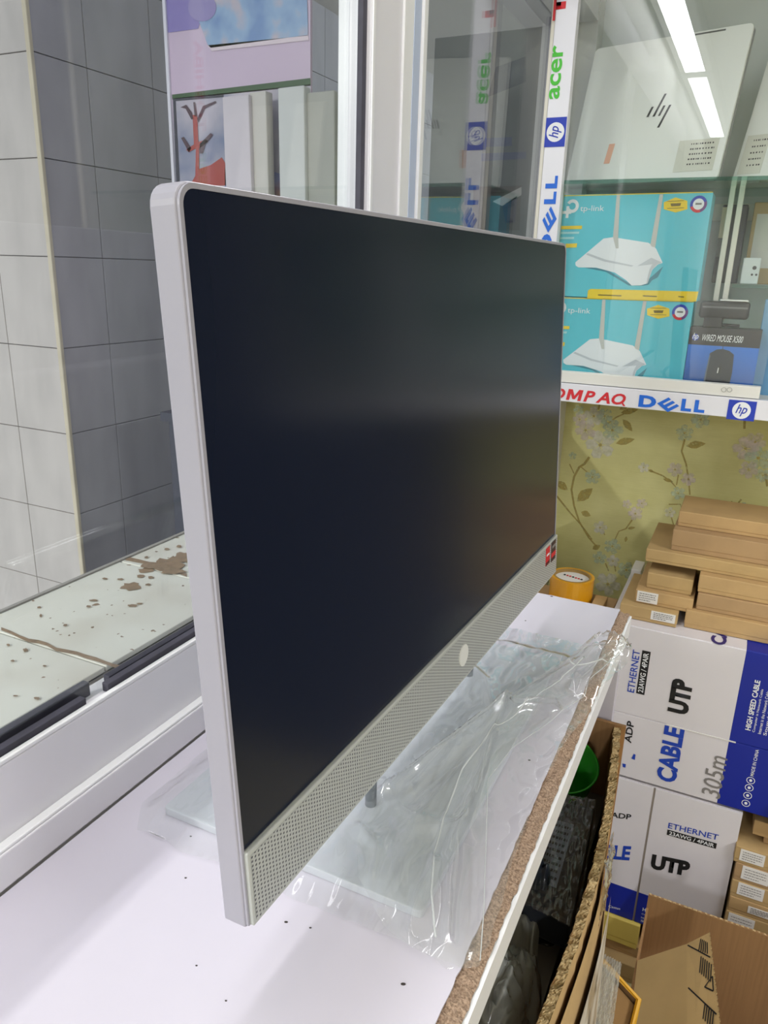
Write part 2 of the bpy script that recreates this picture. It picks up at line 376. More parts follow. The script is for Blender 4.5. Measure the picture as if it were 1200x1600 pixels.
for k in range(len(yj) - 1):
    obj('slab', MB().box((LX0 + .3, yj[k] - .3 + .0008, LZ - .006), (LX1 + .3, yj[k + 1] - .3 - .0008, LZ)), M_ledge, ledge, bevel=.0008)
obj('ledge_edge', MB().box((LX0 - .004 + .3, -1.2, LZ - .03), (LX0 + .3, 1.5, LZ + .0015)), M_grout, ledge)
M_stain = mat('brown_stain', (150, 126, 100), .6, var=.25, vscale=120)
SK = [0]
def blob(px, py, rx, ry, n=14, seed=0):
    SK[0] += 1
    rn = random.Random(seed + px); pts = []
    for k in range(n):
        a = 2 * math.pi * k / n; q = 1 + rn.uniform(-.3, .25)
        p = PZ(px + rx * math.cos(a) * q, py + ry * math.sin(a) * q, LZ); pts.append(Vector((p.x, p.y, ZO + LZ + .0004 + .00003 * SK[0])) - Vector((-.3, .3, ZO)))
    obj('stain', MB().poly(pts), M_stain, ledge)
for b_ in [(205, 917, 16, 6), (228, 892, 11, 4), (220, 901, 6, 3), (236, 903, 5, 2), (232, 914, 5, 2), (207, 947, 7, 2.5), (218, 944, 5, 1.5), (147, 939, 7, 1.6), (188, 906, 5, 1.5), (164, 905, 5, 1.5), (102, 978, 3.5, 1.8), (61, 950, 3, 1.6), (64, 963, 2, 2.5), (40, 1017, 4, 3), (13, 1009, 3, 2), (70, 1042, 3, 1.6), (58, 1093, 5, 2.2), (24, 1089, 4, 1.2), (20, 1034, 3, 1.5), (261, 859, 4, 2), (280, 855, 4, 2), (229, 872, 3, 1.5), (139, 949, 4, 1.5), (265, 884, 22, 12), (285, 873, 14, 9), (270, 895, 20, 4), (240, 885, 22, 5)]:
    blob(*b_)
def stainline(pts, wpx):
    a = [PZ(x, y - wpx, LZ) for x, y in pts]; b = [PZ(x, y + wpx * (.4 + .6 * random.random()), LZ) for x, y in pts]
    mb = MB(); o = Vector((-.3, .3, ZO))
    for i in range(len(pts) - 1):
        mb.poly([Vector((q.x, q.y, ZO + LZ + .0005)) - o for q in (a[i], a[i + 1], b[i + 1], b[i])])
    obj('stain', mb, M_stain, ledge)
stainline([(2, 984), (18, 990), (30, 996), (45, 1002), (60, 1004), (74, 1008), (88, 1016), (105, 1019), (120, 1022), (135, 1027), (150, 1031), (165, 1037), (180, 1042), (195, 1045)], 3.2)
stainline([(196, 873), (215, 877), (235, 882), (255, 888), (275, 894), (292, 900)], 3)

# ------------------------------------------------------------------ outside: tiled pillar, each tile a piece
CX, CY, TH = -.95, .759, .158
pil = empty('wall_outside', (CX, CY, 0), kind='structure')
obj('pillar_core', MB().box((-1.2, .006, 0), (-.006, 3.2, CEIL + .6)), M_grout, pil)
tl = MB().box((0, 0, 0), (1, 1, 1))
ztop = .632
rows = [ztop + TH - TH * k for k in range(-1, 8)]
def tile(a, b, m, n):
    obj('wall_tile', MB().box(a, b), m, pil, bevel=.0008, seg=1)
ys = [0.004, .118] + [.118 + .165 * k for k in range(1, 16)]
xs = [-.006, -.137] + [-.137 - .158 * k for k in range(1, 6)]
J = .0007
for zt in rows:
    z0, z1 = zt - TH + ZO + J, zt + ZO - J
    for i in range(len(ys) - 1): tile((-.012, ys[i] + J, z0), (0, ys[i + 1] - J, z1), M_tileShade, 0)
    for i in range(len(xs) - 1): tile((xs[i + 1] + J, 0, z0), (xs[i] - J, .012, z1), M_tileLit, 0)
obj('corner_trim', MB().box((-.007, -.003, 0), (.003, .005, CEIL + .6)), mat('cream_corner_trim', (206, 196, 172), .5, var=.15, vscale=14), pil, bevel=.002)

# ================================================================== LIGHT FIXTURES (ceiling tubes)
def lamp(name, loc, length, watt, col, label, wd=.1):
    t = empty(name, loc, label, 'ceiling light')
    obj('housing', MB().box((-wd * .5 - .02, -length / 2 - .02, -.045), (wd * .5 + .02, length / 2 + .02, 0)), M_aluw, t, bevel=.004)
    L = bpy.data.lights.new('tube_light', 'AREA'); L.shape = 'RECTANGLE'; L.size = wd; L.size_y = length; L.energy = watt; L.color = col
    lo = bpy.data.objects.new('tube_light', L); COL.objects.link(lo); lo.parent = t; lo.location = (0, 0, -.05)
    return t
lamp('tube_light_batten', (-.135, .35, CEIL - .002), 1.2, LAMP_W * 1.7, LAMP_COL, 'white tube light over the counter, mirrored in the cabinet glass', .06)
lamp('tube_light_batten', (-.135, -.93, CEIL - .002), 1.2, LAMP_W * .8, LAMP_COL, 'second white tube light along the window, behind the viewer', .06)
lamp('tube_light_batten', (.8, -2.9, CEIL - .002), 1.2, LAMP_W * 25, LAMP_COL, 'white tube light over the aisle behind the viewer', .06)
lamp('tube_light_batten', (1.9, .2, CEIL - .002), 1.2, LAMP_W * 19, LAMP_COL, 'unseen white tube light added to brighten the surfaces facing the aisle', .06)  # unseen lamp added to brighten the window frame and cartons
tl_ = lamp('outside_fill_light', (-1.35, -2.2, 2.35), 1.2, OUTSIDE_FILL_W, (1.0, .98, .93), 'unseen tube light added to brighten the pillar outside the window', .12)  # unseen lamp added outside to brighten the pillar's near face

# ================================================================== COUNTER
ZD = -.062 + ZO
cnt = empty('counter', (-.05, .3, 0), 'white laminate counter with a rough chipboard edge under the silver computer', 'counter')
CO = Vector((-.05, .3, 0))
XE = .0845
def jag(y, s=1.0): return .0012 * noise.noise(Vector((y * 55, 3.1 * s, 0))) + .0007 * noise.noise(Vector((y * 190, 7.7, s)))
N = 220; Y0, Y1 = -.6, .6165
pts = [Vector((-.1835, Y0, ZD)), Vector((-.1835, Y1, ZD))] 
edge = [Vector((XE + jag(Y1 + (Y0 - Y1) * k / N), Y1 + (Y0 - Y1) * k / N, ZD)) for k in range(N + 1)]
far = [Vector((-.1835 + (XE + .1835) * k / 30, Y1 + .0015 * noise.noise(Vector((k * .7, 0, 4))), ZD)) for k in range(1, 30)]
top = [pts[0] - CO] + [p - CO for p in [pts[1]] + far + edge]
obj('laminate_top', MB().prism([p for p in top], (0, 0, -.0012)), M_white, cnt)
obj('board', MB().box(Vector((-.1835, Y0, ZD - .018)) - CO, Vector((XE - .004, Y1, ZD - .0013)) - CO), M_chip, cnt)
def chipedge(u, v):
    y = Y1 + (Y0 - Y1) * u; x = XE - .006 + .0175 * v
    h = -.0012 - .003 * v + .0016 * noise.noise(Vector((y * 260, v * 5, 1))) + .0012 * noise.noise(Vector((y * 90, v * 2, 5)))
    if v > .99: x += .0012 * noise.noise(Vector((y * 120, 0, 9)))
    return Vector((x, y, ZD + h)) - CO
obj('chipboard_edge', MB().grid(chipedge, 700, 6), M_chip, cnt)
fe = MB()
def lip(u, v):
    y = Y1 + (Y0 - Y1) * u; z = -.0052 + .0012 * noise.noise(Vector((y * 50, 2, 2)))
    prof = [(.0955, -.03), (.0955, z), (.0985, z), (.0985, -.03)]
    x, zz = prof[min(3, int(round(v * 3)))]; return Vector((x, y, ZD + zz)) - CO
obj('edge_strip', MB().grid(lip, 260, 3), M_aluw, cnt)
obj('board_underside', MB().box(Vector((-.18, Y0, ZD - .032)) - CO, Vector((.0955, Y1 - .001, ZD - .0185)) - CO), M_chip, cnt)
obj('end_panel', MB().box(Vector((-.18, Y1 - .018, 0)) - CO, Vector((.094, Y1 - .001, ZD - .032)) - CO), M_white, cnt, bevel=.0005)
obj('lower_shelf', MB().box(Vector((-.18, Y0, .40)) - CO, Vector((.112, Y1 - .019, .418)) - CO), M_white, cnt, bevel=.0005)
obj('near_panel', MB().box(Vector((-.18, Y0, 0)) - CO, Vector((.094, Y0 + .018, ZD - .032)) - CO), M_white, cnt, bevel=.0005)
M_speck = mat('dark_speck', (60, 52, 48), .8)
for px, py, r in [(447, 1441, 2.4), (630, 1538, 3), (862, 932, 3.5), (821, 970, 1.8), (827, 1188, 2.2), (485, 1450, 1.6), (290, 1372, 1.6), (353, 1564, 1.3), (307, 1509, 1.3), (298, 1307, 1.5)]:
    p = PZ(px, py, -.062); 
    obj('speck', MB().prism([q - CO for q in disc(Vector((p.x, p.y, ZD)), (r * .0004, 0, 0), (r * .0002, r * .0003, 0), 7)], (0, 0, .0004)), M_speck, cnt)

# ================================================================== ALL-IN-ONE COMPUTER
TILT, PSI = .0617, .0361
YD = Vector((math.sin(PSI), math.cos(PSI), 0)); NH = Vector((math.cos(PSI), -math.sin(PSI), 0))
UP = Vector((0, 0, 1)) * math.cos(TILT) - NH * math.sin(TILT); NN = YD.cross(UP)
W_, H_, T_ = .54, .3398, .0146
aio = empty('all_in_one_computer', (0, 0, ZO), 'silver all-in-one computer with a large dark screen on the white counter', 'computer')
MM = Matrix((YD, UP, NN)).transposed()          # local (along, up, out) -> world
def L(a, u, n): return MM @ Vector((a, u, n))
def rrect(x0, x1, y0, y1, rs, n=6):             # rounded rectangle, radii order BL BR TR TL
    o = []
    for (cx, cy, a0, r) in [(x0, y0, 180, rs[0]), (x1, y0, 270, rs[1]), (x1, y1, 0, rs[2]), (x0, y1, 90, rs[3])]:
        sx = 1 if cx == x0 else -1; sy = 1 if cy == y0 else -1
        if r == 0: o.append((cx, cy)); continue
        for k in range(n + 1):
            a = math.radians(a0 + 90 * k / n); o.append((cx + sx * r + r * math.cos(a), cy + sy * r + r * math.sin(a)))
    return o
def slab(outline, n0, n1, bev=0):
    return MB().prism([L(a, u, n0) for a, u in outline], NN * (n1 - n0))
out = rrect(0, W_, 0, H_, (.0015, .0015, .009, .009))
obj('display_casing', slab(out, -T_, -.0012), M_silver, aio, bevel=.0012, seg=3)
ib = rrect(.0028, W_ - .0028, .044, H_ - .0028, (0, 0, .0066, .0066))
rim = MB()
ro = rrect(.0008, W_ - .0008, .001, H_ - .0008, (.001, .001, .0084, .0084), 6)
# bezel rim: a ring between two outlines with equal point counts
rin = rrect(.0028, W_ - .0028, .003, H_ - .0028, (.001, .001, .0066, .0066), 6)
n_ = len(ro)
vs_ = [L(a, u, -.0014) for a, u in ro] + [L(a, u, 0) for a, u in ro] + [L(a, u, 0) for a, u in rin] + [L(a, u, -.0014) for a, u in rin]
rim.add(vs_, [(k * n_ + i, k * n_ + (i + 1) % n_, (k + 1) * n_ + (i + 1) % n_, (k + 1) * n_ + i) for k in range(3) for i in range(n_)])
obj('bezel_rim', rim, M_silver, aio)
def screenmat():
    m = mat('matte_screen', (17, 24, 42), .2, spec=.28); return m
scr = obj('screen', slab(ib, -.0013, -.0005), screenmat(), aio)
def grillemat():
    m = bpy.data.materials.new('perforated_grille'); m.use_nodes = True; nt = m.node_tree; b = nt.nodes['Principled BSDF']
    b.inputs['Roughness'].default_value = .4; b.inputs['Metallic'].default_value = .15
    at = nt.nodes.new('ShaderNodeUVMap')
    def frac_dots(ox, oy):
        mp = nt.nodes.new('ShaderNodeMapping'); mp.inputs['Scale'].default_value = (1 / .00516, 1 / .00247, 1); mp.inputs['Location'].default_value = (ox, oy, 0)
        fr = nt.nodes.new('ShaderNodeVectorMath'); fr.operation = 'FRACTION'; sb = nt.nodes.new('ShaderNodeVectorMath'); sb.operation = 'SUBTRACT'; sb.inputs[1].default_value = (.5, .5, 0)
        sc_ = nt.nodes.new('ShaderNodeVectorMath'); sc_.operation = 'MULTIPLY'; sc_.inputs[1].default_value = (5.16, 2.47, 0)
        ln = nt.nodes.new('ShaderNodeVectorMath'); ln.operation = 'LENGTH'
        nt.links.new(at.outputs[0], mp.inputs[0]); nt.links.new(mp.outputs[0], fr.inputs[0]); nt.links.new(fr.outputs[0], sb.inputs[0]); nt.links.new(sb.outputs[0], sc_.inputs[0]); nt.links.new(sc_.outputs[0], ln.inputs[0])
        return ln.outputs['Value']
    mn = nt.nodes.new('ShaderNodeMath'); mn.operation = 'MINIMUM'
    nt.links.new(frac_dots(0, 0), mn.inputs[0]); nt.links.new(frac_dots(.5, .5), mn.inputs[1])
    r = nt.nodes.new('ShaderNodeMapRange'); r.inputs[1].default_value = .5; r.inputs[2].default_value = .78
    nt.links.new(mn.outputs[0], r.inputs[0])
    x = nt.nodes.new('ShaderNodeMix'); x.data_type = 'RGBA'; x.inputs[6].default_value = lin((92, 92, 96)) + (1,); x.inputs[7].default_value = lin((184, 187, 183)) + (1,)
    nt.links.new(r.outputs[0], x.inputs[0]); nt.links.new(x.outputs[2], b.inputs['Base Color'])
    bp = nt.nodes.new('ShaderNodeBump'); bp.inputs['Distance'].default_value = .0008; bp.inputs['Strength'].default_value = .6
    nt.links.new(r.outputs[0], bp.inputs['Height']); nt.links.new(bp.outputs[0], b.inputs['Normal'])
    return m
gz = [(.0012, .0008, .0015), ]
gr = slab(rrect(.0022, W_ - .0008, .0008, .0435, (.0008,) * 4, 2), -.001, .0022)
gme = gr.mesh('speaker_bar', .0007, 2); M_sil2 = mat('silver_bar', (184, 187, 182), .35)
speaker = obj('speaker_bar', gme, M_sil2, aio)
fm = MB().poly([L(a, u, .0024) for a, u in [(.0045, .003), (W_ - .003, .003), (W_ - .003, .0408), (.0045, .0408)]]).mesh('perforated_grille')
uv = fm.uv_layers.new(name='UVMap'); uvc = [(.0045, .003), (W_ - .003, .003), (W_ - .003, .0408), (.0045, .0408)]
for lp in fm.loops: uv.data[lp.index].uv = min(uvc, key=lambda q: (L(q[0], q[1], .0024) - fm.vertices[lp.vertex_index].co).length)
obj('perforated_grille', fm, grillemat(), speaker)
obj('maker_badge', MB().prism([L(a, u, .0024) for a, u in [(.2715 + .0088 * math.cos(t * math.pi / 16), .0236 + .0088 * math.sin(t * math.pi / 16)) for t in range(32)]], NN * .0008), mat('badge_disc', (222, 222, 216), .4), aio)
def sticker(a0, a1, u0, u1, m): return obj('sticker', slab([(a0, u0), (a1, u0), (a1, u1), (a0, u1)], .0024, .0028), m, aio)
s1 = sticker(.4955, .509, .0215, .0405, M_red); 
obj('sticker_band', slab([(.4955, .0215), (.509, .0215), (.509, .025), (.4955, .025)], .0028, .003), mat('dark_red', (90, 20, 26), .5), s1)
obj('sticker_lettering', slab([(.4975, .0315), (.507, .0315), (.507, .0335), (.4975, .0335)], .0028, .003), M_whiteprint, s1)
s2 = sticker(.515, .531, .0195, .041, mat('dark_sticker', (58, 40, 38), .5))
obj('sticker_band', slab([(.515, .024), (.531, .024), (.531, .029), (.515, .029)], .0028, .003), M_red, s2)
obj('sticker_lettering', slab([(.517, .034), (.529, .034), (.529, .037), (.517, .037)], .0028, .003), M_grey, s2)
# rear bulge, hinge neck, posts, base plate
obj('rear_housing', slab(rrect(.11, W_ - .11, .03, .22, (.02,) * 4), -.035, -T_ + .001), M_silver, aio, bevel=.004)
BP = [PZ(258, 1258, -.056), PZ(650, 1442, -.056)]
bx0, bx1, by0, by1 = -.1465, .0525, .1005, .452
base = MB().prism([Vector((a, u, -.062)) for a, u in rrect(bx0, bx1, by0, by1, (.003,) * 4, 3)], (0, 0, .006))
obj('base_plate', base, mat('silver_base', (200, 204, 211), .35, metal=.0), aio, bevel=.0008)
for yy in (.1715, .3783):
    obj('post', MB().tube([(-.018, yy, -.056), (-.018, yy, -.006), (-.030, yy, .03), (-.045, yy, .06)], .0042, 12), M_chrome, aio, smooth=True)
obj('hinge_bar', MB().tube([(-.045, .165, .06), (-.045, .385, .06)], .006, 12), M_chrome, aio, smooth=True)

# ================================================================== POLYTHENE BAG OVER THE BASE
bag = empty('plastic_bag', (0, .28, ZD), 'clear crumpled polythene bag wrapped round the computer base', 'bag')
BO = Vector((0, .28, ZD))
ridges = []   # polyline in the counter plane, height, width
def rd(pts, h, wd, zl=-.05): ridges.append(([PZ(x, y, zl).xy for x, y in pts], h, wd))
rd([(985, 1012), (930, 996), (860, 1052), (780, 1105), (690, 1165), (600, 1225)], .016, .006, -.04)
rd([(870, 1090), (790, 1110), (765, 1160), (740, 1240), (712, 1310), (704, 1370), (700, 1450)], .012, .005, -.045)
rd([(790, 1115), (700, 1180), (640, 1235)], .008, .006)
rd([(560, 1290), (590, 1330), (580, 1370)], .006, .007)
rd([(640, 1440), (655, 1400), (680, 1350)], .006, .006)
rd([(700, 1010), (760, 1060), (770, 1120)], .006, .008)
rd([(600, 1235), (650, 1290), (720, 1290)], .004, .01)
def segd(p, a, b):
    d = b - a; t = max(0, min(1, (p - a).dot(d) / max(1e-9, d.length_squared))); return (p - a - d * t).length
def bagz(x, y):
    p = Vector((x, y))
    dx = max(bx0 - x, 0, x - bx1); dy = max(by0 - y, 0, y - by1); d = math.hypot(dx, dy)
    z = .0012 + .0078 * math.exp(-(d / .012) ** 2) if d > 0 else .009
    for pl, h, wd in ridges:
        dd = min(segd(p, pl[i], pl[i + 1]) for i in range(len(pl) - 1))
        if dd < wd * 4: z += h * .8 * math.exp(-dd / (wd * .7))
    z += .0026 * abs(noise.noise(Vector((x * 30, y * 12, 2.5)))) + .0012 * abs(noise.noise(Vector((x * 90, y * 40, 8))))
    return z
# outline of the sheet seen from above: rows in y with left and right limits
oL = [(.078, -.150), (.10, -.166), (.2, -.165), (.35, -.165), (.47, -.16), (.503, -.13)]
oR = [(.078, .084), (.10, .095), (.17, .088), (.25, .0845), (.32, .088), (.40, .100), (.46, .116), (.485, .115), (.503, .080)]
def interp(t, y):
    if y <= t[0][0]: return t[0][1]
    for i in range(len(t) - 1):
        if y <= t[i + 1][0]: q = (y - t[i][0]) / (t[i + 1][0] - t[i][0]); return t[i][1] + (t[i + 1][1] - t[i][1]) * q
    return t[-1][1]
def bagfn(u, v):
    y = .078 + .425 * v; a = interp(oL, y) ; b = interp(oR, y) + .002 * noise.noise(Vector((y * 40, 0, 0)))
    y2 = y + (.006 * noise.noise(Vector((u * 8, 1, v))) if v in (0, 1) else 0)
    x = a + (b - a) * u
    z = bagz(x, y2)
    if y > .40 and x > .07: z += min(.012, (x - .07) * .45)       # the free end stands off the edge
    # clear the computer's posts and underside
    return Vector((x, y2, ZD + z)) - BO
obj('top_film', MB().grid(bagfn, 170, 230), M_bag, bag, smooth=True)
# loose upper layer of the bag: between its free edge (left) and its outer rim (right)
def resample(pts, t):
    L_ = [0]
    for i in range(len(pts) - 1): L_.append(L_[-1] + (pts[i + 1] - pts[i]).length)
    d = t * L_[-1]
    for i in range(len(pts) - 1):
        if d <= L_[i + 1] + 1e-9: return pts[i].lerp(pts[i + 1], (d - L_[i]) / max(1e-9, L_[i + 1] - L_[i]))
    return pts[-1]
EA = [PZ(x, y, -.04) for x, y in [(930, 994), (860, 1036), (780, 1090), (700, 1150), (640, 1197), (590, 1240), (558, 1290), (560, 1350), (600, 1410), (640, 1440)]]
EB = [PZ(x, y, -.045) for x, y in [(986, 1010), (935, 1055), (890, 1085), (850, 1118), (800, 1160), (763, 1210), (761, 1300), (758, 1400), (752, 1482), (700, 1488)]]
def loose(u, v):
    p = resample(EA, v).lerp(resample(EB, v), u)
    x, y = p.x, p.y
    fold = .5 + .5 * math.sin(9 * u + 5 * v + 3 * noise.noise(Vector((u * 2, v * 3, 0))))
    z = bagz(x, y) + .0016 + .010 * math.sin(math.pi * min(1, u * 1.05)) * (.35 + .65 * fold ** 2) * (1 - .5 * v)
    if y > .40 and x > .06: z += min(.016, (x - .06) * .5)
    return Vector((x, y, ZD + z)) - BO
obj('loose_film', MB().grid(loose, 90, 200), M_bag, bag, smooth=True)
M_hem = glassmat('polythene_edge', (.98, .99, .99), rough=.15, haze=.6, hcol=(244, 247, 246), ior=1.5, boost=2.0)
def hem(fn, r, n=120, name='film_edge'): obj(name, MB().tube([fn(k / n) + Vector((0, 0, .0006)) for k in range(n + 1)], r, 5), M_hem, bag, smooth=True)
hem(lambda t: loose(0, t * .58), .0006); hem(lambda t: loose(1, t * .95), .0004)
hem(lambda t: loose(.32 + .30 * math.sin(t * 2.2), .10 + .85 * t), .0008, name='film_fold')
hem(lambda t: loose(.95 - .9 * t, .12 + .03 * t), .0006, name='film_fold')

# ================================================================== WALL CABINET
YC = 1.19
CABO = Vector((0, YC, ZO))
cab = empty('display_cabinet', CABO, 'white wall display cabinet with glass front and lettered stickers over the papered wall', 'cabinet')
def cbox(name, a, b, m, bev=.001, par=None):
    a = Vector(a) - Vector((0, YC, 0)); b = Vector(b) - Vector((0, YC, 0))
    return obj(name, MB().box(a, b), m, par or cab, bevel=bev)
XR = .9
M_cream = mat('cream_profile', (222, 218, 204), .4)
cbox('bottom_board', (-.205, YC + .01, .088), (XR, YW - .004, .115), M_cream)
rail = cbox('sticker_rail', (-.205, YC - .004, .084), (XR, YC + .012, .118), mat('sticker_white', (226, 226, 232), .3))
cbox('sash_profile', (-.2, YC, .119), (.1985, YC + .02, .139), mat('cream_white_profile', (224, 223, 216), .4))
post = cbox('corner_post', (-.207, YC - .004, .118), (-.1705, YC + .014, (CEIL - ZO - .025)), mat('sticker_white2', (226, 226, 232), .3))
cbox('post_return', (-.214, YC - .002, .084), (-.2075, YC + .02, (CEIL - ZO - .025)), M_cream)
cbox('side_profile', (.097, YC + .10, .24), (.106, YC + .11, .47), M_cream); cbox('side_profile', (.112, YC + .10, .24), (.121, YC + .11, .47), M_cream)
cbox('right_post', (.525, YC - .004, .118), (.56, YC + .014, (CEIL - ZO - .025)), mat('sticker_white2', (226, 226, 232), .3))
cbox('back_panel', (-.205, YW - .014, .117), (XR, YW - .004, (CEIL - ZO - .025)), mat('grey_green_panel', (208, 214, 210), .5, var=.1, vscale=5))
cbox('top_board', (-.205, YC, (CEIL - ZO - .025)), (XR, YW - .004, (CEIL - ZO - .004)), M_cream)
cbox('right_side', (XR, YC, .088), (XR + .015, YW - .004, (CEIL - ZO - .004)), M_cream)
SH = PY(870, 282, YC + .02).z - ZO
cbox('glass_shelf', (-.2, YC + .02, SH - .006), (XR - .005, YW - .016, SH), M_shelfglass, 0)
cbox('back_rail', (-.2, YW - .03, SH - .05), (XR - .005, YW - .016, SH - .02), M_cream)
SH2 = .303
cbox('small_glass_shelf', (.125, YC + .10, SH2 - .006), (XR - .005, YW - .016, SH2), M_shelfglass, 0)
cbox('shelf_upright', (-.188, YC + .03, .117), (-.176, YC + .045, SH - .007), M_cream)
# sliding front glass, the nearer leaf a little askew in its track
gl = obj('sliding_glass', MB().box((-.19, -.0015, 0), (.19, .0015, .83)), M_cabglass, cab)
gl.location = (.01, .022 , .141); gl.rotation_euler = (0, 0, 0)
# stickers on the post and rail
def vlet(s, m, pb, pt, th, yy, par, org, **k):      # lettering that reads upwards between two picture points
    a = PY(*pb, yy); b = PY(*pt, yy); x = (a.x + b.x) / 2
    return text(s, m, (x + th / 2, yy, a.z), (0, 0, b.z - a.z), (-th, 0, 0), par, org=org, **k)
def hlet(s, m, pl, pr, h, yy, par, org, **k):       # lettering from left to right, points on the baseline
    a = PY(*pl, yy); b = PY(*pr, yy); return text(s, m, a, b - a, (0, 0, h), par, org=org, **k)
YS = YC - .0048
def hp_badge(c, r, up, rt, par, org, k=.0):          # blue tile, white disc, slanted letters
    c = Vector(c); up = Vector(up); rt = Vector(rt); n = Vector((0, -1, 0))
    obj('logo_tile', MB().poly([c - org + rt * sx * r * 1.32 + up * sy * r * 1.02 for sx, sy in ((-1, -1), (1, -1), (1, 1), (-1, 1))]), M_hpblue, par)
    obj('logo_disc', MB().poly(disc(c - org + n * .0003, rt * r * .88, up * r * .88)), M_whiteprint, par)
    text('hp', M_hpblue, c + n * .0006 - rt * r * .55 - up * r * .62, rt * r * 1.1, up * r * 1.24, par, bold=.01, shear=.35, org=org)
xs_ = -.1885
vlet('TOSHIBA', M_red, (868, 32), (905, -290), .021, YS, post, CABO, bold=.03)
vlet('acer', M_green, (862, 155), (876, 70), .0185, YS, post, CABO, bold=.02)
c_ = PY(858, 207, YS); hp_badge((xs_ - .001, YS, c_.z), .0175, (-1, 0, 0), (0, 0, 1), post, CABO)
def dell(o, u, v, par, org):
    o = Vector(o); u = Vector(u); v = Vector(v)
    text('D', M_dellblue, o, u * .27, v, par, bold=.05, org=org)
    e = o + u * .285 + v * .42 + Vector((0, -.0002, 0)); d = u * .16 + v * .58; q = u * .068 - v * .24; mb = MB()
    for k in range(3): mb.poly([e + q * (k * 1.0) - org, e + q * (k * 1.0) + d - org, e + q * (k * 1.0 + .62) + d - org, e + q * (k * 1.0 + .62) - org])
    for k in range(2): mb.poly([e + q * (k + .62) - org, e + q * (k + .62) + d * .28 - org, e + q * (k + 1.0) + d * .28 - org, e + q * (k + 1.0) - org])
    obj('lettering', mb, M_dellblue, par)
    text('L', M_dellblue, o + u * .65, u * .155, v, par, bold=.05, org=org)
    text('L', M_dellblue, o + u * .845, u * .155, v, par, bold=.05, org=org)
a_ = PY(845, 398, YS); b_ = PY(856, 275, YS)
dell((xs_ + .0105, YS, a_.z), (0, 0, b_.z - a_.z), (-.021, 0, 0), post, CABO)
# rail: COMPAQ, the tilted-E word, blue badge
def rl(px): return PY(px, 620, YS).x
zr = .0875 + ZO
cx0, cx1 = rl(842), rl(980); cw = [.9, 1.02, 1.2, .85, 1.05, 1.0]; acc = 0
for ch, q in zip('COMPAO', cw):
    l = (cx1 - cx0) / sum(cw)
    if ch == 'M':
        mp_ = [(0, 0), (.22, 0), (.22, .62), (.42, .12), (.58, .12), (.78, .62), (.78, 0), (1, 0), (1, 1), (.72, 1), (.5, .42), (.28, 1), (0, 1)]
        obj('lettering', MB().poly([Vector((cx0 + acc * l + (px_ * .9 + .12 * pz_) * q * l * .94, YS, zr + .0205 * pz_)) - CABO for px_, pz_ in mp_]), M_red, rail)
    else: text(ch, M_red, (cx0 + acc * l, YS, zr), (q * l * .92, 0, 0), (0, 0, .0205), rail, bold=.03, shear=.25, org=CABO)
    acc += q
obj('lettering', MB().poly([Vector((cx1 - .0105, YS - .0002, zr + .006)) - CABO, Vector((cx1 - .0075, YS - .0002, zr + .006)) - CABO, Vector((cx1 - .001, YS - .0002, zr - .0015)) - CABO, Vector((cx1 - .005, YS - .0002, zr - .0015)) - CABO]), M_red, rail)
dell((rl(999), YS, zr), (rl(1104) - rl(999), 0, 0), (0, 0, .0215), rail, CABO)
hp_badge(((rl(1133) + rl(1192)) / 2, YS, zr + .0105), .0165, (0, 0, 1), (1, 0, 0), rail, CABO)
pr = [o for o in cab.children if o.name.startswith('right_post')][0]
text('TOSHIBA', M_red, (.552, YS, .58 + ZO), (0, 0, .17), (-.021, 0, 0), pr, bold=.03, org=CABO)
text('acer', M_green, (.552, YS, .45 + ZO), (0, 0, .09), (-.0185, 0, 0), pr, bold=.02, org=CABO)
for px in (1131, 1140):
    p = PY(px, 609, YC - .001); obj('screw_cap', MB().lathe([(0, -.0015), (.0035, -.001), (.004, .0)], (0, 0, 0), 12), mat('grey_screw', (130, 130, 124), .4, metal=.6), cab).matrix_local = Matrix.Translation(Vector((p.x, -.001, p.z - ZO))) @ Matrix.Rotation(math.radians(90), 4, 'X')

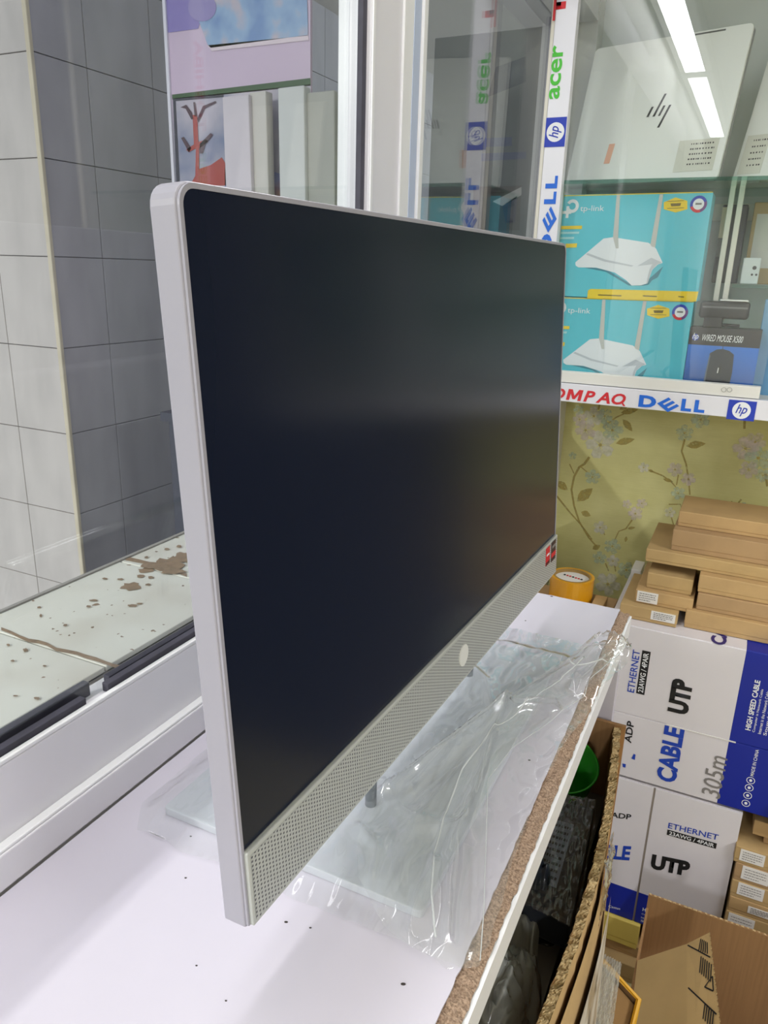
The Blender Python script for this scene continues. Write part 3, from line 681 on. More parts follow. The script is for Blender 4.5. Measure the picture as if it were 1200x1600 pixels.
# ---- router cartons
YB = YC + .045
def K(cx, cy): return (850 + cx / 3.4286, 270 + cy / 3.4286)     # enlarged-crop reading -> picture point
TRc = PY(*K(905, 105), YB); BRc = PY(*K(822, 690), YB); TLc = PY(*K(30, 128), YB)
bw = .30; zt, zb = TRc.z, BRc.z; xr = (TRc.x + BRc.x) / 2
RO = Vector((xr - bw / 2, YB, zb))
def router_box(label):
    t = empty('router_carton', RO, label, 'box', 'teal router cartons in the cabinet')
    obj('carton', MB().box((-bw / 2, 0, 0), (bw / 2, .07, zt - zb)), M_teal, t, bevel=.001)
    k = [1]
    def dp(name, pts, m, lv):
        o = Vector((0, -.0003 * lv, 0)); return obj(name, MB().poly([Vector((PY(*K(*p), YB).x, YB, PY(*K(*p), YB).z)) - RO + o for p in pts]), m, t)
    dp('top_edge_print', [(20, 128), (905, 106), (905, 101), (20, 123)], M_yelprint, 1)
    wr = mat('router_white', (232, 234, 238), .4); gsh = mat('router_grey', (196, 200, 206), .5); tsh = mat('teal_shade_print', (58, 132, 150), .5)
    dp('router_shadow', [(175, 500), (330, 515), (470, 600), (560, 600), (640, 500), (610, 560), (520, 606), (455, 604), (330, 530)], tsh, 1)
    dp('router_body', [(168, 480), (320, 352), (370, 345), (560, 375), (600, 405), (636, 482), (610, 492), (580, 520), (555, 592), (520, 603), (470, 604), (440, 575), (380, 535), (280, 508), (185, 507), (170, 497)], wr, 2)
    dp('router_shade', [(235, 430), (330, 465), (480, 497), (470, 503), (320, 475), (225, 438)], gsh, 3)
    dp('router_edge', [(500, 500), (575, 455), (632, 480), (608, 490), (578, 520), (555, 592), (548, 592), (565, 520), (580, 490)], gsh, 3)
    am = mat('antenna_print', (196, 196, 190), .5)
    dp('antenna_print', [(390, 118), (408, 117), (398, 342), (400, 405), (385, 405), (370, 345)], am, 3)
    dp('antenna_print', [(620, 115), (640, 114), (596, 400), (578, 395), (570, 385)], am, 3)
    dp('yellow_band', [(232, 668), (236, 630), (250, 622), (828, 636), (815, 690), (232, 672)], M_yelprint, 2)
    dk = mat('olive_print', (120, 100, 20), .6)
    for x0, x1 in ((290, 415), (530, 605), (720, 750)): dp('small_print', [(x0, 650 + (x0 - 230) * .02), (x1, 652 + (x1 - 230) * .02), (x1, 658 + (x1 - 230) * .02), (x0, 656 + (x0 - 230) * .02)], dk, 3)
    dp('seal_print', [(642, 158), (705, 132), (768, 150), (768, 195), (705, 213), (642, 195)], M_yelprint, 2)
    for yy in (152, 190): dp('seal_line', [(660, yy), (750, yy - 4), (750, yy - 1), (660, yy + 3)], dk, 3)
    dp('seal_line', [(678, 165), (735, 162), (730, 178), (682, 180)], dk, 3)
    c = PY(*K(828, 168), YB); c = Vector((c.x, YB, c.z)) - RO; r = .0135
    for q, (a0, a1, m) in enumerate(((20, 200, M_hpblue), (200, 290, M_red), (290, 380, mat('purple_print', (110, 60, 130), .5)))):
        arc = [c + Vector((r * math.cos(math.radians(a0 + (a1 - a0) * i / 10)), -.0006, r * math.sin(math.radians(a0 + (a1 - a0) * i / 10)))) for i in range(11)]
        obj('ring_print', MB().poly([c + Vector((0, -.0006, 0))] + arc), m, t)
    obj('ring_centre', MB().poly(disc(c + Vector((0, -.0009, 0)), (r * .66, 0, 0), (0, 0, r * .66))), M_whiteprint, t)
    obj('ring_lettering', MB().poly([c + Vector((x, -.0012, z)) for x, z in ((-.005, -.001), (.005, -.001), (.005, .002), (-.005, .002))]), M_grey, t)
    # brand mark and word
    o2 = PY(*K(192, 215), YB - .001); e2 = PY(*K(320, 210), YB - .001)
    text('tp-link', M_whiteprint, o2, (e2.x - o2.x, 0, 0), (0, 0, .0125), t, bold=.0, org=RO)
    c2 = PY(*K(140, 190), YB); c2 = Vector((c2.x, YB - .0008, c2.z)) - RO
    ring = MB(); ro_, ri = .0115, .006; cc = c2 + Vector((.004, 0, .0035))
    for i in range(20):
        a, b = math.radians(-150 + 300 * i / 20), math.radians(-150 + 300 * (i + 1) / 20)
        ring.poly([cc + Vector((q * math.cos(g), 0, q * math.sin(g))) for q, g in ((ro_, a), (ro_, b), (ri, b), (ri, a))])
    for (x0, x1, z0, z1) in ((-.0155, .003, -.0095, -.0045), (-.0065, -.0015, -.0165, .0035)): ring.poly([c2 + Vector((x0, -.0002, z0)), c2 + Vector((x1, -.0002, z0)), c2 + Vector((x1, -.0002, z1)), c2 + Vector((x0, -.0002, z1))])
    obj('logo', ring, M_whiteprint, t)
    dp('small_print', [(90, 285), (205, 283), (203, 301), (88, 303)], M_yelprint, 2)
    for yy in (322, 350): dp('small_print', [(85, yy - 5), (190 - (yy - 322), yy - 7), (188 - (yy - 322), yy + 5), (84, yy + 6)], mat('pale_print', (170, 220, 224), .5), 2)
    dp('small_print', [(118, 380), (178, 378), (175, 400), (114, 402)], M_yelprint, 2)
    return t
rb = router_box('teal router carton lying upper in the stack of two, full yellow band showing')
rb2 = copy_tree(rb); rb2['label'] = 'teal router carton lower in the stack of two, standing on the sticker rail'
rb2.location = RO + Vector((-.005, .002, -(zt - zb) - .0012))
sh_b = rb2.location.z - .001 - ZO
cbox('box_rest', (-.19, YC + .024, .116), (.197, YW - .02, sh_b), M_cream)

# ---- mouse carton
YMo = YC + .05
def K2(cx, cy): return (1060 + cx / 8.571, 440 + cy / 8.571)
tlm = PY(*K2(165, 610), YMo); trm = PY(*K2(1125, 660), YMo); brm = PY(*K2(1020, 1370), YMo)
MO = Vector(((tlm.x + trm.x) / 2, YMo, sh_b + ZO + .0008)); mw = trm.x - tlm.x; mh = tlm.z - MO.z
mo = empty('mouse_carton', MO, 'small blue and black mouse carton beside the lower teal carton', 'box')
def gradblue():
    m = bpy.data.materials.new('mouse_blue_print'); m.use_nodes = True; nt = m.node_tree; b = nt.nodes['Principled BSDF']; b.inputs['Roughness'].default_value = .35
    tc = nt.nodes.new('ShaderNodeTexCoord'); sp = nt.nodes.new('ShaderNodeSeparateXYZ'); r = nt.nodes.new('ShaderNodeValToRGB')
    mr = nt.nodes.new('ShaderNodeMapRange'); mr.inputs[1].default_value = 0; mr.inputs[2].default_value = mh * .8
    r.color_ramp.elements[0].color = lin((52, 78, 132)) + (1,); r.color_ramp.elements[1].color = lin((24, 116, 214)) + (1,)
    nt.links.new(tc.outputs['Object'], sp.inputs[0]); nt.links.new(sp.outputs[2], mr.inputs[0]); nt.links.new(mr.outputs[0], r.inputs[0]); nt.links.new(r.outputs[0], b.inputs['Base Color']); return m
obj('carton', MB().box((-mw / 2, 0, 0), (mw / 2, .055, mh)), gradblue(), mo, bevel=.0008)
obj('black_header', MB().box((-mw / 2 - .0003, -.0006, mh * .78), (mw / 2 + .0003, .0556, mh + .0006)), mat('black_header', (34, 30, 34), .4), mo)
text('WIRED MOUSE X500', M_whiteprint, Vector((-mw * .31, -.001, mh * .835)) + MO, (mw * .57, 0, 0), (0, 0, mh * .085), mo, bold=.0, shear=.3, org=MO)
obj('logo_disc', MB().poly(disc((-mw * .41, -.0009, mh * .875), (mw * .05, 0, 0), (0, 0, mw * .05))), M_hpblue, mo)
text('hp', M_whiteprint, Vector((-mw * .455, -.0012, mh * .83)) + MO, (mw * .09, 0, 0), (0, 0, mh * .1), mo, bold=.01, shear=.35, org=MO)
mpts = [(-.17, .68), (-.08, .735), (.0, .745), (.1, .725), (.17, .68), (.185, .45), (.17, .2), (.13, .02), (-.12, .02), (-.19, .16), (-.2, .3), (-.185, .5)]
obj('mouse_print', MB().poly([Vector((x * mw, -.0006, z * mh)) for x, z in mpts]), mat('mouse_dark', (34, 40, 50), .3), mo)
obj('mouse_print_edge', MB().poly([Vector((x * mw, -.0009, z * mh)) for x, z in [(-.17, .66), (-.155, .66), (-.17, .45), (-.175, .25), (-.15, .1), (-.19, .16), (-.2, .3), (-.185, .5)]]), mat('mouse_sheen', (96, 108, 122), .3), mo)
obj('wheel_print', MB().poly([Vector((x * mw, -.0009, z * mh)) for x, z in [(-.03, .42), (.01, .42), (.03, .55), (.0, .56)]]), M_black, mo)
obj('wheel_light', MB().poly([Vector((x * mw, -.0011, z * mh)) for x, z in [(-.028, .43), (-.012, .43), (-.008, .5), (-.024, .5)]]), M_paper, mo)
obj('logo_disc', MB().poly(disc((-.02 * mw, -.0009, .2 * mh), (mw * .038, 0, 0), (0, 0, mw * .038))), M_paper, mo)
obj('cable_print', MB().poly([Vector((x * mw, -.0008, z * mh)) for x, z in [(-.004, .74), (.004, .74), (.004, .79), (-.004, .79)]]), M_black, mo)
# ---- black gadget (webcam-like bar) on the mouse carton
g0 = PY(*K2(270, 480), YMo + .02); g1_ = PY(*K2(940, 480), YMo + .02); gt = PY(*K2(300, 250), YMo + .02)
GO = Vector(((g0.x + g1_.x) / 2, YMo + .02, MO.z + mh + .0008)); gw = g1_.x - g0.x; gh = gt.z - g0.z
gad = empty('webcam', GO, 'black rounded webcam bar with chrome top lying on the mouse carton', 'webcam')
obj('body', MB().box((-gw / 2, -.014, g0.z - GO.z), (gw / 2, .016, gt.z - GO.z)), M_black, gad, bevel=.006, seg=3, smooth=True)
obj('chrome_plate', MB().box((-gw * .12, -.012, gt.z - GO.z), (gw * .46, .012, gt.z - GO.z + .004)), M_chrome, gad, bevel=.001)
obj('groove_light', MB().box((-gw * .44, -.0146, (gt.z - GO.z) * .5 + (g0.z - GO.z) * .5 + .003), (gw * .46, -.0138, (gt.z - GO.z) * .5 + (g0.z - GO.z) * .5 + .006)), mat('grey_gloss', (110, 110, 112), .25), gad)
obj('clip_foot', MB().box((-gw * .38, -.012, 0), (gw * .0, .014, g0.z - GO.z + .002)), M_black, gad, bevel=.0015)
obj('clip_arm', MB().tube([(-gw * .3, 0, .003), (-gw * .05, -.004, .005), (gw * .35, 0, .0045)], .0028, 8), M_black, gad, smooth=True)

# ---- laptops standing on the glass shelf
def laptop(px_bl, px_br, px_tl, px_tr, yl, yr, lean, label, logo=False, sheet=None):
    A = PY(*px_bl, yl); B = PY(*px_br, yr); A.z = B.z = SH + ZO + .001
    C_ = PY(*px_tl, yl + lean); D = PY(*px_tr, yr + lean)
    zt_ = (C_.z + D.z) / 2; u = (B - A); n = Vector((u.y, -u.x, 0)).normalized()       # n towards the viewer
    wd = u.length; upv = Vector((-n.x * lean, -n.y * lean, zt_ - A.z)); O = (A + B) / 2
    t = empty('laptop', O, label, 'laptop', 'silver laptops on the glass shelf')
    ux = u.normalized(); uz = upv.normalized(); hh = upv.length; nn = ux.cross(uz)
    if nn.y > 0: nn = -nn
    F = lambda x, z, d: ux * x + uz * z + nn * d
    outl = rrect(-wd / 2, wd / 2, 0, hh, (.008,) * 4, 4)
    obj('lid', MB().prism([F(x, z, 0) for x, z in outl], -nn * .006), mat('pale_silver_lid', (236, 238, 232), .35, metal=.0, var=.03, vscale=5), t, bevel=.001)
    obj('base', MB().prism([F(x, z, -.0075) for x, z in outl], -nn * .008), mat('laptop_base', (150, 152, 150), .35, metal=.4), t, bevel=.001)
    obj('hinge', MB().prism([F(x, z, -.0005) for x, z in ((wd * .12, hh - .006), (wd * .34, hh - .006), (wd * .34, hh - .0035), (wd * .12, hh - .0035))], nn * .001), mat('dark_slot', (90, 92, 90), .4), t)
    if logo:
        lg = MB(); c = (.03 * wd, hh * .49); s = hh * .115
        for dx, z0, z1 in ((-.52, -.3, .3), (-.13, -.3, 1.0), (.2, -.3, .3), (.55, -1.0, .3)):
            x0 = c[0] + dx * s * 1.0
            lg.poly([F(x0 + z0 * s * .33, c[1] + z0 * s, .0004), F(x0 + z0 * s * .33 + s * .14, c[1] + z0 * s, .0004), F(x0 + z1 * s * .33 + s * .14, c[1] + z1 * s, .0004), F(x0 + z1 * s * .33, c[1] + z1 * s, .0004)])
        obj('logo', lg, mat('dark_mirror_print', (52, 54, 54), .3), t)
        obj('orange_tag', MB().poly([F(x * wd, z * hh, .0004) for x, z in ((-.255, .15), (-.215, .15), (-.205, .29), (-.245, .29))]), mat('faded_orange', (232, 178, 150), .6), t)
    if sheet:
        x0, x1, z0, z1 = [q * (wd if i < 2 else hh) for i, q in enumerate(sheet)]
        sh = obj('spec_sheet', MB().prism([F(x, z, .0003) for x, z in ((x0, z0), (x1, z0), (x1, z1), (x0, z1))], nn * .0004), mat('sheet_paper', (214, 214, 200), .6), t)
        tx = MB(); rn = random.Random(3)
        for r in range(5):
            z = z1 - (z1 - z0) * (.16 + .16 * r); x = x0 + (x1 - x0) * .32
            while x < x1 - (x1 - x0) * .1:
                wl_ = rn.uniform(.001, .003); tx.poly([F(x, z, .0009), F(min(x + wl_, x1), z, .0009), F(min(x + wl_, x1), z + .0026, .0009), F(x, z + .0026, .0009)]); x += wl_ + rn.uniform(.001, .003)
        obj('sheet_lines', tx, M_blackprint, sh)
    return t
laptop((884, 280), (1122, 268), (905, 88), (1166, 26), YC + .13, YC + .06, .07, 'pale silver laptop with slanted line logo and an orange tag, leaning on the glass shelf', True, (.22, .46, .06, .27))
laptop((1145, 268), (1290, 262), (1172, 50), (1330, 10), YC + .12, YC + .06, .08, 'silver laptop half cut off at the right edge of the picture, on the glass shelf', False, (-.46, -.2, .05, .3))
# laptops further right on the shelf (mirrored in the window)
for k in range(2):
    O = Vector((.40 + k * .14, YC + .16, SH + ZO + .001))
    t = empty('laptop', O, ['silver laptop beyond the right picture edge, mirrored in the window', 'last silver laptop beyond the right picture edge, mirrored in the window'][k], 'laptop', 'silver laptops on the glass shelf')
    obj('lid', MB().prism([(-.04, 0, 0), (.04, 0, 0), (.055, .07, .2), (-.025, .07, .2)], (0, .012, 0)), MATS['pale_silver_lid'], t, bevel=.001)

# ---- little goods on the small shelf, right edge of the picture
def sbox(name, p0, p1, yy, dep, m, label, cat, z=None, rz=0, sub=None):
    a = PY(*p0, yy); b = PY(*p1, yy); z = (z if z is not None else SH2) + ZO + .0008
    O = Vector(((a.x + b.x) / 2, yy, z)); wdt = b.x - a.x
    t = empty(name, O, label, cat)
    obj('body', MB().box((-wdt / 2, 0, 0), (wdt / 2, dep, max(a.z, b.z) - z)), m, t, bevel=.0015)
    return t, O, wdt, max(a.z, b.z) - z
ysm = YC + .13
t, O, wd, hh = sbox('charger_cube', (1162, 403), (1190, 403), ysm, .03, mat('white_gloss', (206, 216, 214), .3), 'small white cube charger with dark holes on the little glass shelf', 'charger')
for x, z, r in ((.2, .62, .0035), (.12, .36, .002), (.36, .36, .002)): obj('socket', MB().poly(disc((x * wd, -.0004, z * hh), (r, 0, 0), (0, 0, r), 10)), M_black, t)
t, O, wd, hh = sbox('accessory_carton', (1130, 320), (1170, 320), ysm + .05, .06, mat('dark_carton', (48, 50, 60), .4), 'dark accessory carton with a cream label behind the charger cube', 'box')
obj('label_panel', MB().poly([Vector((x * wd, -.0006, z * hh)) for x, z in ((-.5, .58), (-.2, .58), (-.2, .97), (-.5, .97))]), mat('cream_label', (214, 206, 180), .6), t)
obj('grey_panel', MB().poly([Vector((x * wd, -.0006, z * hh)) for x, z in ((-.5, .34), (-.1, .34), (-.1, .57), (-.5, .57))]), mat('grey_label', (98, 98, 100), .6), t)
t, O, wd, hh = sbox('accessory_carton', (1180, 316), (1235, 316), ysm + .06, .05, mat('tan_carton', (176, 150, 96), .6), 'tan accessory carton with a pale sheet, right edge of the little shelf', 'box')
obj('label_panel', MB().poly([Vector((x * wd, -.0006, z * hh)) for x, z in ((-.38, .2), (.3, .2), (.3, .86), (-.38, .86))]), mat('pale_label', (206, 204, 196), .6), t)
t, O, wd, hh = sbox('hanging_pouch', (1196, 470), (1260, 470), YC + .09, .02, mat('pale_blue_pouch', (96, 150, 186), .3), 'pale blue pouch at the cabinet right of the mouse carton', 'pouch', z=sh_b)

# ================================================================== CABLE CARTONS
YK = 1.11
def P5(cx, cy): return (940 + cx / 4.615, 960 + cy / 4.615)
tR = PY(1166, 1020, YK); zt2 = -.305 + ZO; zb2 = -.626 + ZO
xL2, xW, xR2 = .012, tR.x, .338
UO = Vector(((xL2 + xR2) / 2, YK, zb2))
uc = empty('cable_carton', UO, 'white and blue network cable carton lying on its side with sideways lettering', 'box', 'network cable cartons')
hw = (xR2 - xL2) / 2; hz = zt2 - zb2; zs = PY(950, 1108, YK).z - zb2
def ub(n, a, b, m, bev=.001): return obj(n, MB().box(a, b), m, uc, bevel=bev)
xb = xW - UO.x
DK = .30
ub('carton_white_half', (-hw, .0015, 0), (xb, DK, hz), M_cartonw)
ub('carton_blue_half', (xb, .0015, 0), (hw, DK, hz), M_blue)
fl1 = ub('flap', (-hw, 0, zs + .0008), (xb, .0022, hz - .001), M_cartonw, .0006)
fl2 = ub('flap', (-hw, 0, .001), (xb, .0022, zs - .0008), M_cartonw, .0006)
ub('flap_blue', (xb, -.0002, zs + .0008), (hw, .0022, hz - .001), M_blue, .0006)
ub('flap_blue', (xb, -.0002, .001), (hw, .0022, zs - .0008), M_blue, .0006)
ub('flap_lip', (-.035 + xb * .0, -.001, zs - .0018), (.085, .001, zs + .0006), M_paper, .0003)
YT = YK - .0008
def vt(s, m, pb, pt, th, **k): return vlet(s, m, pb, pt, th, YT, uc, UO, **k)
vt('ETHERNET', M_bluetxt, P5(207, 560), P5(255, 258), .0125, bold=.01)
a = PY(*P5(277, 575), YT); b = PY(*P5(325, 265), YT); xc = (a.x + b.x) / 2
obj('black_panel', MB().poly([Vector((x, YK - .0005, z)) - UO for x, z in ((xc - .0075, a.z), (xc + .0075, a.z), (xc + .0075, b.z), (xc - .0075, b.z))]), M_blackprint, uc)
text('23AWG / 4PAIR', M_whiteprint, (xc + .0048, YK - .001, a.z + .004), (0, 0, b.z - a.z - .008), (-.0096, 0, 0), uc, bold=.015, org=UO)
vt('UTP', M_blackprint, P5(555, 715), P5(580, 470), .036, bold=.06)
vt('CABLE', M_bluetxt, P5(465, 1205), P5(525, 815), .036, bold=.04)
vt('305m', M_grey, P5(785, 1315), P5(840, 1020), .033, bold=.005, shear=.1)
vt('ADP', M_blackprint, P5(190, 925), P5(208, 770), .013, bold=.02)
vt('HIGH SPEED CABLE', M_whiteprint, P5(1055, 835), P5(1125, 475), .009, bold=.03)
for q, s in enumerate(('Computer is Network Cable', 'Internet is the Network Cable', 'Sound Data T')):
    vt(s, M_whiteprint, P5(1098 + 40 * q, 850 + 12 * q), P5(1160 + 40 * q, 540 + (12 if q else 0) * q), .0052, bold=.005)
vt('MADE IN CHINA', M_whiteprint, P5(1082, 1165), P5(1125, 975), .0058, bold=.01)
for cx, cy in ((1075, 1198), (1064, 1250), (1053, 1306), (1040, 1362)):
    c = PY(*P5(cx, cy), YT); c = c - UO; c.y = -.0008; rg = MB()
    for i in range(16):
        g, h = 2 * math.pi * i / 16, 2 * math.pi * (i + 1) / 16
        rg.poly([c + Vector((r * math.cos(q), 0, r * math.sin(q))) for r, q in ((.0072, g), (.0072, h), (.0060, h), (.0060, g))])
    rg.poly(disc(c, (.0028, 0, 0), (0, 0, .0032), 6)); obj('symbol_print', rg, M_whiteprint, uc)
sp = MB()
for p in ([(150, 1075), (175, 1080), (172, 1105), (152, 1100)], [(215, 1040), (232, 1005), (245, 1012), (240, 1050)]):
    sp.poly([Vector((PY(*P5(*q), YT).x, YT, PY(*P5(*q), YT).z)) - UO for q in p])
obj('emblem_print', sp, M_bluetxt, uc)
# printing on its top face
def Z5(cx, cy): return PZ(*P5(cx, cy), -.3046)
a = Z5(845, 215); b = Z5(850, 118)
text('CABLE', mat('navy_lettering', (40, 30, 110), .5), Vector((a.x + .012, a.y - .002, zt2 + .0006)), (0, .15, 0), (-.026, 0, 0), uc, bold=.04, org=UO)
text('HIGH SPEED CABLE', M_whiteprint, Vector((.305, YK + .012, zt2 + .0006)), (0, .12, 0), (-.008, 0, 0), uc, bold=.03, org=UO)

# ---- upright carton below
zt3 = -.632 + ZO; zb3 = -.962 + ZO; YK2 = 1.112
xs3 = PY(1012, 1300, YK2).x
xL3, xR3 = .014, PY(1160, 1275, YK2).x
LO = Vector(((xL3 + xR3) / 2, YK2, zb3)); hw3 = (xR3 - xL3) / 2; hz3 = zt3 - zb3; xsl = xs3 - LO.x
lc = empty('cable_carton', LO, 'white network cable carton standing upright below the sideways one, blue band at its foot', 'box', 'network cable cartons')
zbl = PY(1010, 1398, YK2).z - zb3
obj('carton', MB().box((-hw3, .002, .002), (hw3, .29, hz3)), M_cartonw, lc, bevel=.001)
obj('blue_foot', MB().box((-hw3 - .0004, .0016, 0), (hw3 + .0004, .2904, zbl - .003)), M_blue, lc, bevel=.001)
obj('flap', MB().box((-hw3, -.001, zbl), (xsl - .002, .0022, hz3 - .0015)), M_cartonw, lc, bevel=.0006)
obj('flap', MB().box((xsl + .002, -.001, zbl), (hw3, .0022, hz3 - .0015)), M_cartonw, lc, bevel=.0006)
obj('flap_blue', MB().box((-hw3, -.001, .001), (xsl - .002, .0022, zbl)), M_blue, lc, bevel=.0006)
obj('flap_blue', MB().box((xsl + .002, -.001, .001), (hw3, .0022, zbl)), M_blue, lc, bevel=.0006)
obj('seam_shadow_gap', MB().box((xsl - .0018, .0005, .002), (xsl + .0018, .0012, hz3 - .002)), mat('seam_shade', (150, 140, 130), .8), lc)  # shade between the flaps put in as a darker strip
YT2 = YK2 - .0016
def P6(cx, cy): return (940 + cx / 4.2115, 1220 + cy / 4.2115)
def h3(s, m, pl, pr, h, **k): 
    a = PY(*P6(*pl), YT2); b = PY(*P6(*pr), YT2); return text(s, m, a, Vector((b.x - a.x, 0, b.z - a.z)), (0, 0, h), lc, org=LO, **k)
h3('ETHERNET', M_bluetxt, (436, 310), (765, 392), .0125, bold=.01)
a = PY(*P6(428, 355), YT2); b = PY(*P6(752, 448), YT2)
obj('black_panel', MB().poly([Vector((q.x, YT2, q.z + dz)) - LO for q, dz in ((a, 0), (b, 0), (b, .0125), (a, .0125))]), M_blackprint, lc)
text('23AWG / 4PAIR', M_whiteprint, a + Vector((.004, -.0005, .002)), Vector((b.x - a.x - .008, 0, b.z - a.z)), (0, 0, .0085), lc, bold=.015, org=LO)
h3('UTP', M_blackprint, (318, 578), (570, 632), .036, bold=.06)
h3('ADP', M_blackprint, (60, 240), (192, 256), .0125, bold=.02)
h3('CABLE', M_bluetxt, (-140, 500), (182, 526), .036, bold=.04)
h3('HIGH SPEED CABLE', M_whiteprint, (268, 856), (560, 935), .0085, bold=.03)
for q, s in enumerate(('Computer is Network Cable', 'Internet is the Network Cable', 'Sound Data')): h3(s, M_whiteprint, (262 - q * 3, 882 + 22 * q), (500, 950 + 22 * q), .005, bold=.005)
h3('Castus', M_whiteprint, (45, 832), (122, 850), .006, bold=.005)

# ================================================================== SMALL BROWN CARTONS
def carton(corner, size, m, label, group=None, rz=0, lab=None, lidgap=True, name='flat_carton', seam=True, lean=0):
    """corner: world point of the front-left-bottom corner; size (x, y, z)"""
    c = Vector(corner); sx, sy, sz = size
    t = empty(name, c, label, 'box', group, rot=(0, lean, rz))
    obj('tray', MB().box((0, 0, 0), (sx, sy, sz - .001)), m, t, bevel=.0012)
    if seam: obj('lid', MB().box((-.0007, -.0009, sz * .22), (sx + .0007, sy + .0007, sz)), m, t, bevel=.0014)
    if lab:
        x0, x1, z0, z1 = lab[:4]
        s = obj('paper_label', MB().box((sx * x0, -.0016, sz * z0), (sx * x1, -.001, sz * z1)), M_paper, t)
        tx = MB(); rn = random.Random(int(c.x * 1e4) + int(c.z * 1e4))
        for r in range(4):
            z = sz * (z1 - (z1 - z0) * (.24 + .2 * r)); x = sx * (x0 + (x1 - x0) * .1); xe = sx * (x1 - (x1 - x0) * (.1 + .25 * (r == 3)))
            while x < xe:
                q = rn.uniform(.0015, .005); tx.poly([Vector((xx, -.0019, zz)) for xx, zz in ((x, z), (min(x + q, xe), z), (min(x + q, xe), z + .0016), (x, z + .0016))]); x += q + .001
        obj('label_lines', tx, M_grey, s)
    return t
def P3(cx, cy): return (940 + cx / 4.615, 780 + cy / 4.615)
GS = 'flat brown cartons piled on the cable carton'
ztop = zt2 + .0008
def cfit(fl_b, fr_b, fl_t, yy, dep, z0, m, label, lab=None, extra=0, **k):
    a = PY(*P3(*fl_b), yy); b = PY(*P3(*fr_b), yy); c = PY(*P3(*fl_t), yy)
    h = c.z - z0
    carton((a.x, yy, z0), (b.x - a.x + extra, dep, h), m, label, GS, lab=lab, **k); return z0 + h
# left column, bottom to top
y1 = YK + .03
z1 = cfit((118, 905), (528, 965), (122, 745), y1, .17, ztop, M_card2, 'tan flat carton lowest in the left column, white label at its right end', (.55, .97, .28, .92))
z2 = cfit((232, 775), (640, 858), (248, 645), y1 + .018, .16, z1 + .0004, M_card, 'brown flat carton second from below in the left column, label at its left end', (.03, .4, .12, .92))
z3 = cfit((318, 655), (640, 720), (330, 525), y1 + .034, .13, z2 + .0004, M_card2, 'narrow tan carton with a white nick, third in the left column')
a_ = PY(*P3(572, 612), y1 + .033)
# right column
z1r = cfit((595, 905), (1200, 1000), (640, 800), y1 + .012, .2, ztop, M_card, 'wide brown carton lowest in the right column on the cable carton', extra=.09)
z2r = cfit((680, 790), (1200, 880), (690, 672), y1 + .022, .19, z1r + .0004, M_card3, 'kraft carton with a torn lid edge, second in the right column', extra=.09)
z3r = cfit((690, 668), (1200, 770), (700, 540), y1 + .026, .19, z2r + .0004, M_card, 'brown carton just under the long top pair, third in the right column', extra=.09)
zz = max(z3, z3r) + .0004
z4 = cfit((315, 440), (1200, 590), (330, 355), y1 + .045, .18, zz, M_card2, 'long tan carton bridging both columns under the topmost carton', extra=.10)
za = z4 + .0004
z5 = cfit((500, 355), (1200, 490), (515, 215), y1 + .06, .15, za, M_card3, 'deep kraft carton second from the top of the pile', extra=.12)
z6 = cfit((545, 210), (1200, 330), (572, 85), y1 + .085, .12, z5 + .0004, M_card, 'topmost brown carton of the pile against the papered wall', extra=.12)

# stack at the right picture edge, beside the cable cartons
GR = 'small labelled cartons in the stack at the right edge'
def P4(cx, cy): return (1120 + cx / 5.3375, 1180 + cy / 5.3375)
yst = 1.10
rowsR = [(1290, 1500, M_card2, (.08, .95, .35, .9), 85, 'pale carton lowest visible in the right edge stack, label half hidden by the open carton'),
         (1170, 1285, M_card, (.62, 1.5, .3, .75), 115, 'brown carton second from below in the right edge stack, narrow label set right'),
         (1030, 1168, M_card2, (.2, 1.05, .25, .95), 135, 'tan carton third from below in the right edge stack'),
         (890, 1028, M_card3, (.22, 1.1, .2, .95), 165, 'kraft carton fourth from below in the right edge stack'),
         (750, 888, M_card2, (.16, .95, .2, .9), 165, 'tan carton fifth from below in the right edge stack, label with bold first line')]
zc_ = .0008 + 0
pl = [PY(*P4(90, yb), yst).z for yt, yb, *_ in rowsR]
zbot = .0008
for i, (yt, yb, m, lb, xl, label) in enumerate(rowsR):
    zt_ = PY(*P4(xl, yt), yst).z; x0 = PY(*P4(xl, yt), yst).x
    carton((x0, yst, zbot), (.15, .2, zt_ - zbot), m, label, GR, lab=(lb[0] * .35, lb[1] * .35, max(lb[2], 0.2) if i else .86, lb[3] if i else .99)); zbot = zt_ + .0004
for xl, yt, m, lab, label, dy in [(400, 660, M_card3, None, 'kraft carton set back, sixth from below in the right edge stack', .03), (320, 540, M_card, None, 'plain brown carton seventh from below in the right edge stack', .02), (345, 380, M_card2, None, 'tan carton eighth from below in the right edge stack, just right of the blue band', .0), (375, 240, M_card, (.08, .6, .2, .9), 'topmost carton of the right edge stack with a label', .02)]:
    p = PY(*P4(xl, yt), yst + dy)
    x0 = max(p.x, xR2 + .004) if zbot > zb2 - .01 or p.z > zb2 else p.x
    if p.z > zb2: x0 = max(x0, xR2 + .004)
    carton((x0, yst + dy, zbot), (.15, .18, p.z - zbot), m, label, GR, lab=lab and (lab[0], lab[1] * .5, lab[2], lab[3])); zbot = p.z + .0004

